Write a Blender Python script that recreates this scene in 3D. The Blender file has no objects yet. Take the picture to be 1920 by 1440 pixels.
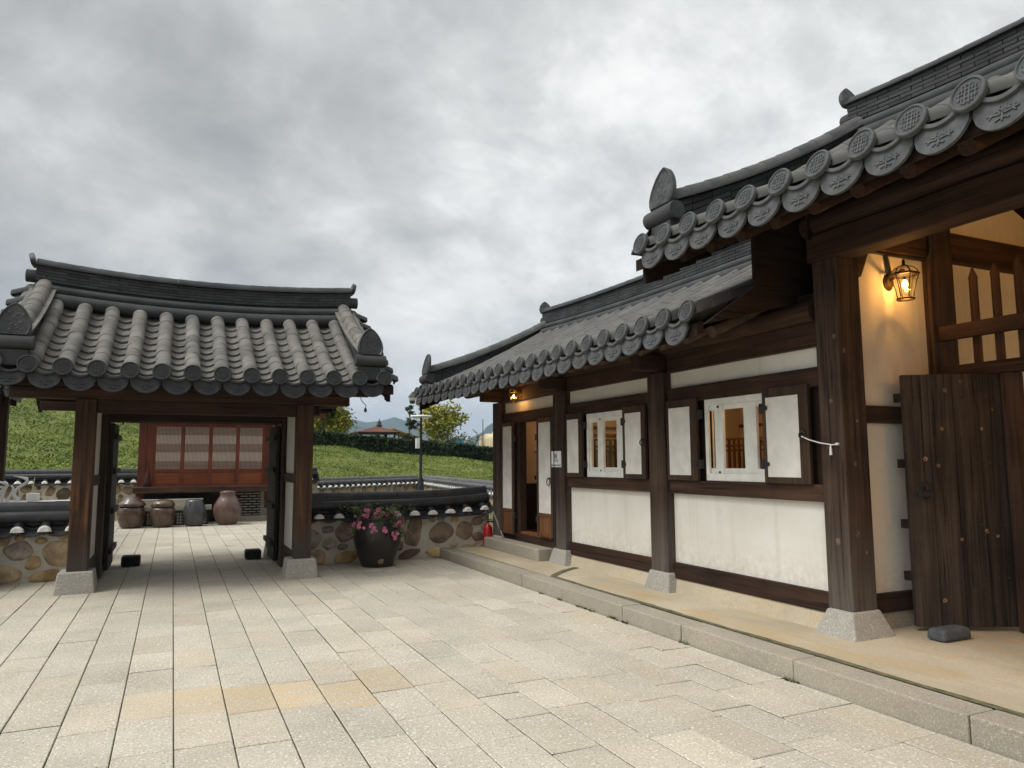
import bpy, math, random
from mathutils import Vector, Matrix
random.seed(7)
S = bpy.context.scene
COL = S.collection
R = math.radians

# ------------------------------------------------------------------ camera, sky, sun, exposure
def make_camera():
    A, P, RO = R(24.8), R(6.12), R(-0.3)
    f = Vector((math.sin(A)*math.cos(P), math.cos(A)*math.cos(P), math.sin(P)))
    r = f.cross(Vector((0, 0, 1))).normalized()
    u = r.cross(f)
    r2 = r*math.cos(RO) + u*math.sin(RO)
    u2 = u*math.cos(RO) - r*math.sin(RO)
    cam = bpy.data.cameras.new('camera')
    cam.sensor_width = 36.0
    cam.lens = 36.0*1370/1920
    cam.clip_start = 0.05
    cam.clip_end = 20000
    o = bpy.data.objects.new('camera', cam)
    COL.objects.link(o)
    m = Matrix(((r2.x, u2.x, -f.x), (r2.y, u2.y, -f.y), (r2.z, u2.z, -f.z))).to_4x4()
    m.translation = Vector((0, 0, 1.65))
    o.matrix_world = m
    S.camera = o
make_camera()

SUN_EL, SUN_AZ = R(56), R(-100)      # azimuth measured from +Y towards +X
def make_world():
    w = bpy.data.worlds.new('World'); S.world = w
    w.use_nodes = True
    nt = w.node_tree; N = nt.nodes; Lk = nt.links
    N.clear()
    out = N.new('ShaderNodeOutputWorld')
    sky = N.new('ShaderNodeTexSky'); sky.sky_type = 'NISHITA'; sky.sun_disc = False
    sky.sun_elevation = SUN_EL; sky.sun_rotation = SUN_AZ
    bsky = N.new('ShaderNodeBackground'); bsky.inputs[1].default_value = 0.1
    Lk.new(sky.outputs[0], bsky.inputs[0])
    tc = N.new('ShaderNodeTexCoord')
    nrm = N.new('ShaderNodeVectorMath'); nrm.operation = 'NORMALIZE'
    Lk.new(tc.outputs['Generated'], nrm.inputs[0])
    sep = N.new('ShaderNodeSeparateXYZ'); Lk.new(nrm.outputs[0], sep.inputs[0])
    def math_(op, a, b=None, clamp=False):
        n = N.new('ShaderNodeMath'); n.operation = op; n.use_clamp = clamp
        for i, v in enumerate((a, b)):
            if v is None: continue
            if isinstance(v, (int, float)): n.inputs[i].default_value = v
            else: Lk.new(v, n.inputs[i])
        return n.outputs[0]
    zc = math_('MAXIMUM', sep.outputs[2], 0.0)
    den = math_('ADD', zc, 0.50)
    px = math_('DIVIDE', sep.outputs[0], den)
    py = math_('DIVIDE', sep.outputs[1], den)
    comb = N.new('ShaderNodeCombineXYZ'); Lk.new(px, comb.inputs[0]); Lk.new(py, comb.inputs[1])
    def noise(scale, detail, rough, dist, off):
        mp = N.new('ShaderNodeMapping'); mp.inputs['Location'].default_value = off
        mp.inputs['Rotation'].default_value = (0, 0, R(-25))
        mp.inputs['Scale'].default_value = (1.0, 1.1, 1.0)
        Lk.new(comb.outputs[0], mp.inputs[0])
        n = N.new('ShaderNodeTexNoise'); n.inputs['Scale'].default_value = scale
        n.inputs['Detail'].default_value = detail; n.inputs['Roughness'].default_value = rough
        n.inputs['Distortion'].default_value = dist
        Lk.new(mp.outputs[0], n.inputs['Vector']); return n.outputs[0]
    n1 = noise(1.5, 4, 0.48, 0.25, SKY_OFF)
    n2 = noise(4.6, 10, 0.60, 0.35, (1.7, 5.2, 0))
    n3 = noise(13.0, 8, 0.62, 0.3, (4.4, 2.9, 0))
    mixn = math_('ADD', math_('ADD', math_('MULTIPLY', n1, 0.56), math_('MULTIPLY', n2, 0.33)), math_('MULTIPLY', n3, 0.11))
    ramp = N.new('ShaderNodeValToRGB'); Lk.new(mixn, ramp.inputs[0])
    e = ramp.color_ramp.elements
    e[0].position = 0.36; e[0].color = (0.37, 0.38, 0.38, 1)
    e[1].position = 0.62; e[1].color = (0.89, 0.888, 0.872, 1)
    for p, c in ((0.43, (0.47, 0.48, 0.477, 1)), (0.50, (0.61, 0.617, 0.608, 1)), (0.56, (0.78, 0.782, 0.77, 1))):
        k = e.new(p); k.color = c
    # cloud deck is brighter around the hidden sun and overhead, darker low behind the camera
    sd = (math.sin(SUN_AZ)*math.cos(SUN_EL), math.cos(SUN_AZ)*math.cos(SUN_EL), math.sin(SUN_EL))
    dot = N.new('ShaderNodeVectorMath'); dot.operation = 'DOT_PRODUCT'
    Lk.new(nrm.outputs[0], dot.inputs[0]); dot.inputs[1].default_value = sd
    mr = N.new('ShaderNodeMapRange'); mr.interpolation_type = 'SMOOTHSTEP'
    Lk.new(dot.outputs['Value'], mr.inputs[0])
    mr.inputs[1].default_value = 0.55; mr.inputs[2].default_value = 1.0
    mr.inputs[3].default_value = 1.0; mr.inputs[4].default_value = SKY_GLOW
    mb = N.new('ShaderNodeMapRange'); mb.interpolation_type = 'SMOOTHSTEP'
    Lk.new(sep.outputs[1], mb.inputs[0])
    mb.inputs[1].default_value = -0.6; mb.inputs[2].default_value = 0.15
    mb.inputs[3].default_value = SKY_BACK; mb.inputs[4].default_value = 1.0
    # the deck thins out towards the right of the view
    mg = N.new('ShaderNodeVectorMath'); mg.operation = 'DOT_PRODUCT'
    Lk.new(nrm.outputs[0], mg.inputs[0]); mg.inputs[1].default_value = (0.78, 0.36, 0.51)
    mq = N.new('ShaderNodeMapRange'); mq.interpolation_type = 'SMOOTHSTEP'
    Lk.new(mg.outputs['Value'], mq.inputs[0])
    mq.inputs[1].default_value = 0.35; mq.inputs[2].default_value = 1.0; mq.inputs[3].default_value = 0.95; mq.inputs[4].default_value = 1.22
    lum = math_('MULTIPLY', math_('MULTIPLY', mr.outputs[0], mb.outputs[0]), mq.outputs[0])
    # pale band low over the horizon
    hz = N.new('ShaderNodeMapRange'); hz.interpolation_type = 'SMOOTHSTEP'
    Lk.new(sep.outputs[2], hz.inputs[0])
    hz.inputs[1].default_value = 0.02; hz.inputs[2].default_value = 0.17
    hz.inputs[3].default_value = 0.75; hz.inputs[4].default_value = 0.0
    mxh = N.new('ShaderNodeMix'); mxh.data_type = 'RGBA'
    Lk.new(hz.outputs[0], mxh.inputs[0]); Lk.new(ramp.outputs[0], mxh.inputs[6])
    mxh.inputs[7].default_value = (0.63, 0.665, 0.685, 1)
    bc = N.new('ShaderNodeBackground')
    Lk.new(mxh.outputs[2], bc.inputs[0]); Lk.new(lum, bc.inputs[1])
    mix = N.new('ShaderNodeMixShader'); mix.inputs[0].default_value = 0.96
    Lk.new(bsky.outputs[0], mix.inputs[1]); Lk.new(bc.outputs[0], mix.inputs[2])
    Lk.new(mix.outputs[0], out.inputs[0])
SKY_GLOW, SKY_BACK, SKY_OFF = 4.2, 0.75, (1.9, 9.3, 0)
make_world()

def make_sun():
    l = bpy.data.lights.new('sun', 'SUN'); l.energy = 1.5; l.angle = R(22); l.color = (1.0, 0.95, 0.87)
    o = bpy.data.objects.new('sun', l); COL.objects.link(o)
    d = Vector((math.sin(SUN_AZ)*math.cos(SUN_EL), math.cos(SUN_AZ)*math.cos(SUN_EL), math.sin(SUN_EL)))
    o.rotation_euler = d.to_track_quat('Z', 'Y').to_euler()
    o.location = d*60
make_sun()
S.view_settings.view_transform = 'Standard'
S.view_settings.look = 'None'
S.view_settings.exposure = 0.08
S.view_settings.gamma = 1.0
S.cycles.max_bounces = 7
S.cycles.diffuse_bounces = 4
S.cycles.volume_bounces = 0

# ------------------------------------------------------------------ materials
def new_mat(name):
    m = bpy.data.materials.new(name); m.use_nodes = True
    nt = m.node_tree
    return m, nt, nt.nodes, nt.links, nt.nodes['Principled BSDF']

def add_math(N, Lk, op, a, b=None, clamp=False):
    n = N.new('ShaderNodeMath'); n.operation = op; n.use_clamp = clamp
    for i, v in enumerate((a, b)):
        if v is None: continue
        if isinstance(v, (int, float)): n.inputs[i].default_value = v
        else: Lk.new(v, n.inputs[i])
    return n.outputs[0]

def add_noise(N, Lk, vec, scale, detail=5, rough=0.55, dist=0.0):
    n = N.new('ShaderNodeTexNoise'); n.inputs['Scale'].default_value = scale
    n.inputs['Detail'].default_value = detail; n.inputs['Roughness'].default_value = rough
    n.inputs['Distortion'].default_value = dist
    Lk.new(vec, n.inputs['Vector']); return n.outputs[0]

def add_ramp(N, Lk, fac, stops):
    r = N.new('ShaderNodeValToRGB'); Lk.new(fac, r.inputs[0])
    e = r.color_ramp.elements
    e[0].position, e[0].color = stops[0][0], (*stops[0][1], 1)
    e[1].position, e[1].color = stops[-1][0], (*stops[-1][1], 1)
    for p, c in stops[1:-1]:
        k = e.new(p); k.color = (*c, 1)
    return r.outputs[0]

def add_mix(N, Lk, fac, a, b, blend='MIX'):
    m = N.new('ShaderNodeMix'); m.data_type = 'RGBA'; m.blend_type = blend
    for i, v in ((0, fac), (6, a), (7, b)):
        if isinstance(v, (int, float)): m.inputs[i].default_value = v
        elif isinstance(v, tuple): m.inputs[i].default_value = (*v, 1)
        else: Lk.new(v, m.inputs[i])
    return m.outputs[2]

def tone_mul(N, Lk, col, amount=1.0, attr='tone'):
    a = N.new('ShaderNodeAttribute'); a.attribute_name = attr
    f = add_math(N, Lk, 'ADD', add_math(N, Lk, 'MULTIPLY', a.outputs['Fac'], amount), 1.0)
    v = N.new('ShaderNodeVectorMath'); v.operation = 'SCALE'
    Lk.new(col, v.inputs[0]); Lk.new(f, v.inputs['Scale'])
    return v.outputs[0]

def add_bump(N, Lk, b, h, strength, dist):
    n = N.new('ShaderNodeBump'); n.inputs['Strength'].default_value = strength
    n.inputs['Distance'].default_value = dist
    Lk.new(h, n.inputs['Height']); Lk.new(n.outputs[0], b.inputs['Normal'])

def coords(N, Lk, scale=(1, 1, 1)):
    tc = N.new('ShaderNodeTexCoord')
    mp = N.new('ShaderNodeMapping'); mp.inputs['Scale'].default_value = scale
    Lk.new(tc.outputs['Object'], mp.inputs[0])
    return mp.outputs[0]

def simple(name, c1, c2, scale=6.0, rough=0.7, bump=0.0, bdist=0.01, stretch=(1, 1, 1), tone=1.0, spec=0.3, metal=0.0, detail=6, lo=0.35, hi=0.68, fine=None):
    m, nt, N, Lk, b = new_mat(name)
    v = coords(N, Lk, stretch)
    n = add_noise(N, Lk, v, scale, detail)
    c = add_ramp(N, Lk, n, [(lo, c1), (hi, c2)])
    h = n
    if fine:
        n2 = add_noise(N, Lk, v, fine[0], 3)
        c = add_mix(N, Lk, add_math(N, Lk, 'MULTIPLY', add_math(N, Lk, 'SUBTRACT', n2, 0.45, True), fine[1], True), c, fine[2])
        h = add_math(N, Lk, 'ADD', n, n2)
    if tone: c = tone_mul(N, Lk, c, tone)
    Lk.new(c, b.inputs['Base Color'])
    b.inputs['Roughness'].default_value = rough
    b.inputs['Specular IOR Level'].default_value = spec
    b.inputs['Metallic'].default_value = metal
    if bump: add_bump(N, Lk, b, h, bump, bdist)
    return m

def wood(name, axis, dark, light, rough=0.75, wear=None, spec=0.25, bump=0.5):
    m, nt, N, Lk, b = new_mat(name)
    sc = [16.0, 16.0, 16.0]; sc['xyz'.index(axis)] = 0.7
    v = coords(N, Lk, tuple(sc))
    n = add_noise(N, Lk, v, 1.0, 7, 0.62, 0.6)
    c = add_ramp(N, Lk, n, [(0.3, dark), (0.5, tuple((a+b_)/2 for a, b_ in zip(dark, light))), (0.72, light)])
    v2 = coords(N, Lk)
    big = add_noise(N, Lk, v2, 1.6, 4)
    c = add_mix(N, Lk, add_math(N, Lk, 'MULTIPLY', add_math(N, Lk, 'SUBTRACT', big, 0.42, True), 2.0, True), c,
                tuple(x*0.6 for x in dark))
    sc2 = [46.0, 46.0, 46.0]; sc2['xyz'.index(axis)] = 1.1
    fine = add_noise(N, Lk, coords(N, Lk, tuple(sc2)), 1.0, 4, 0.6)
    crack = add_math(N, Lk, 'MULTIPLY', add_math(N, Lk, 'SUBTRACT', fine, 0.58, True), 9.0, True)
    c = add_mix(N, Lk, crack, c, tuple(x*0.35 for x in dark))
    if wear:      # greyed, washed-out foot of an outdoor post: (low z, high z, colour)
        geo = N.new('ShaderNodeNewGeometry')
        sp = N.new('ShaderNodeSeparateXYZ'); Lk.new(geo.outputs['Position'], sp.inputs[0])
        mr = N.new('ShaderNodeMapRange'); Lk.new(sp.outputs[2], mr.inputs[0])
        mr.inputs[1].default_value = wear[0]; mr.inputs[2].default_value = wear[1]
        mr.inputs[3].default_value = 1.0; mr.inputs[4].default_value = 0.0
        k = add_math(N, Lk, 'MULTIPLY', mr.outputs[0], add_math(N, Lk, 'MULTIPLY', n, 1.5), True)
        c = add_mix(N, Lk, k, c, wear[2])
        if len(wear) > 3:
            lo_, hi_, col_ = wear[3]
            q = N.new('ShaderNodeMapRange'); q.interpolation_type = 'SMOOTHSTEP'; Lk.new(sp.outputs[2], q.inputs[0])
            q.inputs[1].default_value = hi_; q.inputs[2].default_value = hi_-0.35
            q2 = N.new('ShaderNodeMapRange'); q2.interpolation_type = 'SMOOTHSTEP'; Lk.new(sp.outputs[2], q2.inputs[0])
            q2.inputs[1].default_value = lo_; q2.inputs[2].default_value = lo_+0.3
            kk = add_math(N, Lk, 'MULTIPLY', add_math(N, Lk, 'MULTIPLY', q.outputs[0], q2.outputs[0]),
                          add_math(N, Lk, 'MULTIPLY', add_math(N, Lk, 'SUBTRACT', add_math(N, Lk, 'ADD', n, add_math(N, Lk, 'MULTIPLY', big, 0.6)), 0.80, True), 3.6), True)
            c = add_mix(N, Lk, kk, c, col_)
    c = tone_mul(N, Lk, c, 1.0)
    Lk.new(c, b.inputs['Base Color'])
    b.inputs['Roughness'].default_value = rough
    b.inputs['Specular IOR Level'].default_value = spec
    add_bump(N, Lk, b, add_math(N, Lk, 'SUBTRACT', n, crack), bump, 0.006)
    return m

def emit(name, col, strength):
    m, nt, N, Lk, b = new_mat(name)
    b.inputs['Base Color'].default_value = (*col, 1)
    b.inputs['Emission Color'].default_value = (*col, 1)
    b.inputs['Emission Strength'].default_value = strength
    return m

def granite(name, base, dark, light, rough=0.85, warm=(0.50, 0.33, 0.16), sp=130.0):
    m, nt, N, Lk, b = new_mat(name)
    v = coords(N, Lk)
    big = add_noise(N, Lk, v, 1.3, 5)
    c = add_ramp(N, Lk, big, [(0.3, tuple(x*0.86 for x in base)), (0.7, tuple(x*1.1 for x in base))])
    s1 = add_noise(N, Lk, v, sp, 2, 0.6)
    s2 = add_noise(N, Lk, v, sp*0.55, 2, 0.6)
    c = add_mix(N, Lk, add_math(N, Lk, 'MULTIPLY', add_math(N, Lk, 'SUBTRACT', s1, 0.54, True), 5.5, True), c, dark)
    c = add_mix(N, Lk, add_math(N, Lk, 'MULTIPLY', add_math(N, Lk, 'SUBTRACT', s2, 0.56, True), 5.0, True), c, light)
    mid = add_noise(N, Lk, v, 5.0, 5, 0.6)
    c = add_mix(N, Lk, add_math(N, Lk, 'MULTIPLY', add_math(N, Lk, 'SUBTRACT', mid, 0.55, True), 1.6, True), c, tuple(x*0.62 for x in base))
    a = N.new('ShaderNodeAttribute'); a.attribute_name = 'warm'
    st = add_noise(N, Lk, coords(N, Lk, (1.2, 5.0, 1)), 1.3, 4)
    k = add_math(N, Lk, 'MULTIPLY', a.outputs['Fac'], add_math(N, Lk, 'MULTIPLY', add_math(N, Lk, 'SUBTRACT', st, 0.25, True), 2.4), True)
    c = add_mix(N, Lk, k, c, warm)
    c = tone_mul(N, Lk, c, 1.0)
    Lk.new(c, b.inputs['Base Color'])
    b.inputs['Roughness'].default_value = rough
    b.inputs['Specular IOR Level'].default_value = 0.25
    add_bump(N, Lk, b, add_math(N, Lk, 'ADD', s1, s2), 0.35, 0.004)
    return m

DK, LT = (0.015, 0.0075, 0.005), (0.082, 0.042, 0.025)
M = {}
for ax in 'xyz':
    M['wood_'+ax] = wood('dark_wood_'+ax, ax, DK, LT)
M['post'] = wood('post_wood', 'z', (0.017, 0.010, 0.007), (0.105, 0.064, 0.044), wear=(0.25, 1.2, (0.13, 0.118, 0.104)), bump=0.9)
M['gatepost'] = wood('weathered_post_wood', 'z', (0.022, 0.012, 0.008), (0.105, 0.055, 0.030), wear=(0.2, 0.75, (0.062, 0.060, 0.058), (0.70, 1.75, (0.20, 0.080, 0.030))), bump=0.9)
M['doorplank'] = wood('door_plank_wood', 'z', (0.020, 0.014, 0.011), (0.088, 0.066, 0.052), bump=0.8)
M['greyleaf'] = wood('grey_door_wood', 'z', (0.016, 0.012, 0.010), (0.055, 0.045, 0.037))
M['redwood'] = wood('red_wood', 'x', (0.13, 0.030, 0.014), (0.26, 0.068, 0.030), rough=0.55, spec=0.4, bump=0.2)
M['redwood_z'] = wood('red_wood_upright', 'z', (0.13, 0.030, 0.014), (0.26, 0.068, 0.030), rough=0.55, spec=0.4, bump=0.2)
M['redpanel'] = wood('red_panel_wood', 'x', (0.22, 0.062, 0.024), (0.33, 0.105, 0.042), rough=0.55, bump=0.2)
M['brownpanel'] = wood('brown_panel_wood', 'z', (0.11, 0.045, 0.018), (0.24, 0.105, 0.045), rough=0.6, bump=0.3)
M['shutter'] = wood('shutter_wood', 'z', (0.030, 0.017, 0.011), (0.085, 0.050, 0.032))
M['rafter'] = simple('rafter_wood', (0.045, 0.028, 0.019), (0.115, 0.080, 0.056), 9, 0.8, 0.3, 0.004, tone=1.0)
M['tile'] = simple('roof_tile', (0.112, 0.108, 0.099), (0.205, 0.195, 0.175), 3.2, 0.82, 0.25, 0.004, tone=1.0, spec=0.25, fine=(60, 0.7, (0.12, 0.12, 0.115)))
M['tile_side'] = simple('hall_roof_tile', (0.098, 0.097, 0.092), (0.140, 0.136, 0.126), 3.2, 0.82, 0.25, 0.004, tone=1.0, spec=0.25, fine=(60, 0.7, (0.08, 0.08, 0.08)))
M['tile_dark'] = simple('ridge_tile', (0.034, 0.035, 0.038), (0.060, 0.061, 0.064), 3.2, 0.78, 0.25, 0.004, tone=1.0, spec=0.3, fine=(60, 1.2, (0.04, 0.04, 0.045)))
M['ridge_leaf'] = simple('ridge_leaf_tile', (0.042, 0.046, 0.048), (0.085, 0.090, 0.092), 12.0, 0.75, 0.6, 0.01, tone=1.0, spec=0.3)
M['cap_tile'] = simple('ridge_cap_tile', (0.070, 0.073, 0.073), (0.112, 0.114, 0.110), 3.2, 0.8, 0.25, 0.004, tone=1.0, spec=0.3)
M['tile_end'] = simple('eave_tile', (0.066, 0.070, 0.073), (0.110, 0.114, 0.116), 9.0, 0.75, 0.35, 0.004, tone=1.0, spec=0.3, fine=(80, 1.4, (0.08, 0.085, 0.09)))
M['tile_end_dark'] = simple('dark_eave_tile', (0.022, 0.0235, 0.026), (0.040, 0.042, 0.045), 9.0, 0.7, 0.35, 0.004, tone=1.0, spec=0.3, fine=(80, 1.4, (0.04, 0.042, 0.045)))
M['coping'] = simple('coping_tile', (0.020, 0.021, 0.024), (0.044, 0.045, 0.049), 5.0, 0.45, 0.2, 0.004, tone=1.0, spec=0.45)
M['coping_grey'] = simple('grey_coping_tile', (0.07, 0.072, 0.075), (0.13, 0.13, 0.13), 5.0, 0.6, 0.2, 0.004, tone=1.0, spec=0.4)
M['lime'] = simple('lime_plug', (0.70, 0.69, 0.65), (0.85, 0.84, 0.81), 14.0, 0.9, 0.4, 0.006, tone=1.0)
def plaster_mat():
    m, nt, N, Lk, b = new_mat('white_plaster')
    v = coords(N, Lk)
    n = add_noise(N, Lk, v, 1.1, 5, 0.55)
    c = add_ramp(N, Lk, n, [(0.32, (0.655, 0.625, 0.560)), (0.68, (0.765, 0.742, 0.690))])
    st = add_noise(N, Lk, coords(N, Lk, (9.0, 9.0, 0.55)), 1.0, 5, 0.6)       # rain streaks
    c = add_mix(N, Lk, add_math(N, Lk, 'MULTIPLY', add_math(N, Lk, 'SUBTRACT', st, 0.54, True), 1.7, True), c, (0.50, 0.47, 0.40))
    bl = add_noise(N, Lk, v, 3.4, 7, 0.62, 0.4)                               # patches of grime
    c = add_mix(N, Lk, add_math(N, Lk, 'MULTIPLY', add_math(N, Lk, 'SUBTRACT', bl, 0.60, True), 2.6, True), c, (0.56, 0.52, 0.42))
    sp = N.new('ShaderNodeSeparateXYZ'); geo = N.new('ShaderNodeNewGeometry'); Lk.new(geo.outputs['Position'], sp.inputs[0])
    mr = N.new('ShaderNodeMapRange'); Lk.new(sp.outputs[2], mr.inputs[0])     # mud splashed up from the floor
    mr.inputs[1].default_value = 0.45; mr.inputs[2].default_value = 0.85; mr.inputs[3].default_value = 1.0; mr.inputs[4].default_value = 0.0
    f = add_noise(N, Lk, v, 14.0, 6, 0.65)
    k = add_math(N, Lk, 'MULTIPLY', mr.outputs[0], add_math(N, Lk, 'MULTIPLY', add_math(N, Lk, 'SUBTRACT', f, 0.40, True), 2.4, True))
    c = add_mix(N, Lk, k, c, (0.50, 0.44, 0.34))
    c = tone_mul(N, Lk, c, 1.0)
    Lk.new(c, b.inputs['Base Color']); b.inputs['Roughness'].default_value = 0.92
    b.inputs['Specular IOR Level'].default_value = 0.12
    add_bump(N, Lk, b, add_math(N, Lk, 'ADD', n, f), 0.35, 0.004)
    return m
M['plaster'] = plaster_mat()
M['paper'] = simple('paper_panel', (0.62, 0.595, 0.55), (0.76, 0.74, 0.70), 5.0, 0.9, 0.1, 0.002, tone=1.0, spec=0.1, fine=(40, 0.6, (0.56, 0.53, 0.49)))
M['lattice_paper'] = simple('lattice_paper', (0.86, 0.76, 0.66), (0.90, 0.81, 0.71), 5.0, 0.9, tone=1.0)
M['whitewood'] = simple('white_painted_wood', (0.66, 0.65, 0.60), (0.80, 0.79, 0.75), 7.0, 0.5, 0.1, 0.002, tone=1.0, spec=0.4)
M['paver'] = granite('paving_granite', (0.49, 0.450, 0.370), (0.15, 0.135, 0.11), (0.86, 0.82, 0.73), warm=(0.56, 0.40, 0.21), sp=88.0)
M['kerb'] = granite('kerb_granite', (0.35, 0.315, 0.25), (0.12, 0.11, 0.09), (0.56, 0.53, 0.46))
M['plinth'] = granite('plinth_granite', (0.37, 0.35, 0.31), (0.13, 0.125, 0.115), (0.60, 0.58, 0.54), sp=95)
M['joint'] = simple('joint_sand', (0.075, 0.066, 0.050), (0.14, 0.125, 0.098), 8, 0.95)
M['mortar'] = simple('wall_mortar', (0.46, 0.425, 0.36), (0.60, 0.565, 0.49), 4.0, 0.95, 0.5, 0.01, tone=1.0, spec=0.1, fine=(30, 0.9, (0.28, 0.25, 0.21)))
M['stone'] = simple('field_stone', (0.16, 0.115, 0.07), (0.40, 0.31, 0.20), 4.5, 0.85, 0.8, 0.015, tone=1.0, spec=0.2, fine=(26, 1.3, (0.10, 0.075, 0.055)))
M['darkstone'] = simple('brown_field_stone', (0.10, 0.072, 0.052), (0.25, 0.19, 0.14), 4.0, 0.85, 0.8, 0.015, tone=1.0, spec=0.2, fine=(26, 1.3, (0.07, 0.052, 0.042)))
M['ochrestone'] = simple('ochre_field_stone', (0.22, 0.145, 0.065), (0.46, 0.335, 0.18), 5.0, 0.85, 0.8, 0.015, tone=1.0, spec=0.2, fine=(30, 1.3, (0.17, 0.115, 0.07)))
M['greystone'] = simple('grey_field_stone', (0.14, 0.125, 0.105), (0.34, 0.305, 0.26), 6.0, 0.85, 0.8, 0.015, tone=1.0, spec=0.2, fine=(34, 1.3, (0.12, 0.10, 0.085)))
M['iron'] = simple('black_iron', (0.010, 0.010, 0.010), (0.028, 0.026, 0.024), 20, 0.5, 0.2, 0.002, spec=0.5)
M['rubber'] = simple('black_block', (0.012, 0.013, 0.015), (0.030, 0.031, 0.034), 12, 0.8, 0.4, 0.006)
M['greyblock'] = simple('grey_block', (0.060, 0.066, 0.074), (0.095, 0.102, 0.112), 14, 0.8, 0.4, 0.006)
M['jar'] = simple('glazed_jar', (0.050, 0.029, 0.019), (0.110, 0.068, 0.046), 5.0, 0.16, 0.15, 0.006, tone=1.0, spec=0.6)
M['jar_grey'] = simple('grey_jar', (0.038, 0.040, 0.042), (0.070, 0.072, 0.074), 5.0, 0.22, 0.15, 0.006, tone=1.0, spec=0.5)
M['jar_pink'] = simple('reddish_jar', (0.095, 0.056, 0.044), (0.155, 0.098, 0.080), 5.0, 0.24, 0.15, 0.006, tone=1.0, spec=0.5)
M['pot'] = simple('black_pot', (0.012, 0.011, 0.010), (0.028, 0.025, 0.022), 5.0, 0.34, 0.15, 0.006, tone=1.0, spec=0.5)
M['red'] = simple('red_paint', (0.40, 0.008, 0.012), (0.48, 0.014, 0.016), 4, 0.3, spec=0.5)
M['white'] = simple('white_paint', (0.74, 0.74, 0.72), (0.82, 0.82, 0.80), 6, 0.55, spec=0.4)
M['leaf'] = simple('leaf', (0.035, 0.070, 0.018), (0.085, 0.150, 0.035), 4, 0.6, tone=1.0, spec=0.3)
M['potleaf'] = simple('pot_leaf', (0.055, 0.085, 0.030), (0.16, 0.19, 0.085), 14, 0.6, tone=1.0)
M['petal'] = simple('pink_petal', (0.62, 0.12, 0.27), (0.76, 0.28, 0.45), 12, 0.6, tone=1.0)
M['grassblade'] = simple('grass_leaf', (0.095, 0.145, 0.020), (0.215, 0.265, 0.050), 0.35, 0.7, tone=1.0, spec=0.25)
M['turf'] = simple('turf', (0.085, 0.110, 0.022), (0.160, 0.185, 0.045), 0.5, 0.9, 0.6, 0.15, fine=(3.0, 1.2, (0.17, 0.15, 0.06)))
M['hedge'] = simple('hedge_leaf', (0.014, 0.026, 0.010), (0.038, 0.062, 0.020), 1.2, 0.65, tone=1.0, spec=0.3)
M['yellowleaf'] = simple('autumn_leaf', (0.16, 0.19, 0.018), (0.36, 0.31, 0.035), 0.5, 0.65, tone=1.0)
M['pine'] = simple('conifer_leaf', (0.030, 0.048, 0.022), (0.062, 0.085, 0.036), 0.6, 0.7, tone=1.0)
M['bark'] = simple('bark', (0.09, 0.075, 0.06), (0.19, 0.165, 0.135), 4, 0.9, 0.4, 0.02, tone=1.0)
M['mountain'] = simple('mountain_forest', (0.025, 0.045, 0.022), (0.055, 0.080, 0.038), 0.006, 0.95, 0.5, 20.0, fine=(0.03, 1.0, (0.03, 0.045, 0.03)))
M['earth'] = simple('earth', (0.07, 0.085, 0.03), (0.14, 0.14, 0.06), 0.05, 0.95)
M['cream'] = simple('cream_tank', (0.62, 0.53, 0.34), (0.68, 0.58, 0.39), 0.8, 0.5)
M['rust'] = simple('rust_roof', (0.095, 0.035, 0.022), (0.16, 0.065, 0.038), 1.0, 0.7)
M['tan'] = simple('tan_roof', (0.30, 0.175, 0.055), (0.38, 0.235, 0.08), 1.0, 0.7)
M['blue'] = simple('blue_sheet', (0.03, 0.24, 0.42), (0.05, 0.32, 0.50), 1.0, 0.5)
M['peach'] = simple('room_plaster', (0.56, 0.46, 0.35), (0.64, 0.53, 0.42), 3, 0.9)
M['black'] = simple('black_wainscot', (0.012, 0.012, 0.014), (0.022, 0.022, 0.024), 3, 0.5)
M['brass'] = simple('aged_iron', (0.030, 0.020, 0.010), (0.075, 0.050, 0.022), 15, 0.45, spec=0.5, metal=0.5)
def bulb_mat():
    m = bpy.data.materials.new('lamp_bulb'); m.use_nodes = True
    nt = m.node_tree; N = nt.nodes; Lk = nt.links; N.clear()
    out = N.new('ShaderNodeOutputMaterial'); mx = N.new('ShaderNodeMixShader'); mx.inputs[0].default_value = 0.5
    t = N.new('ShaderNodeBsdfTransparent'); e = N.new('ShaderNodeEmission')
    e.inputs[0].default_value = (1.0, 0.55, 0.15, 1); e.inputs[1].default_value = 20.0
    Lk.new(t.outputs[0], mx.inputs[1]); Lk.new(e.outputs[0], mx.inputs[2]); Lk.new(mx.outputs[0], out.inputs[0])
    return m
M['bulb'] = bulb_mat()
M['bulb_soft'] = emit('assumed_lamp_globe', (1.0, 0.72, 0.42), 5.0)
M['brick'] = simple('grey_brick', (0.045, 0.045, 0.047), (0.085, 0.085, 0.088), 6, 0.85, tone=1.0)

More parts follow.
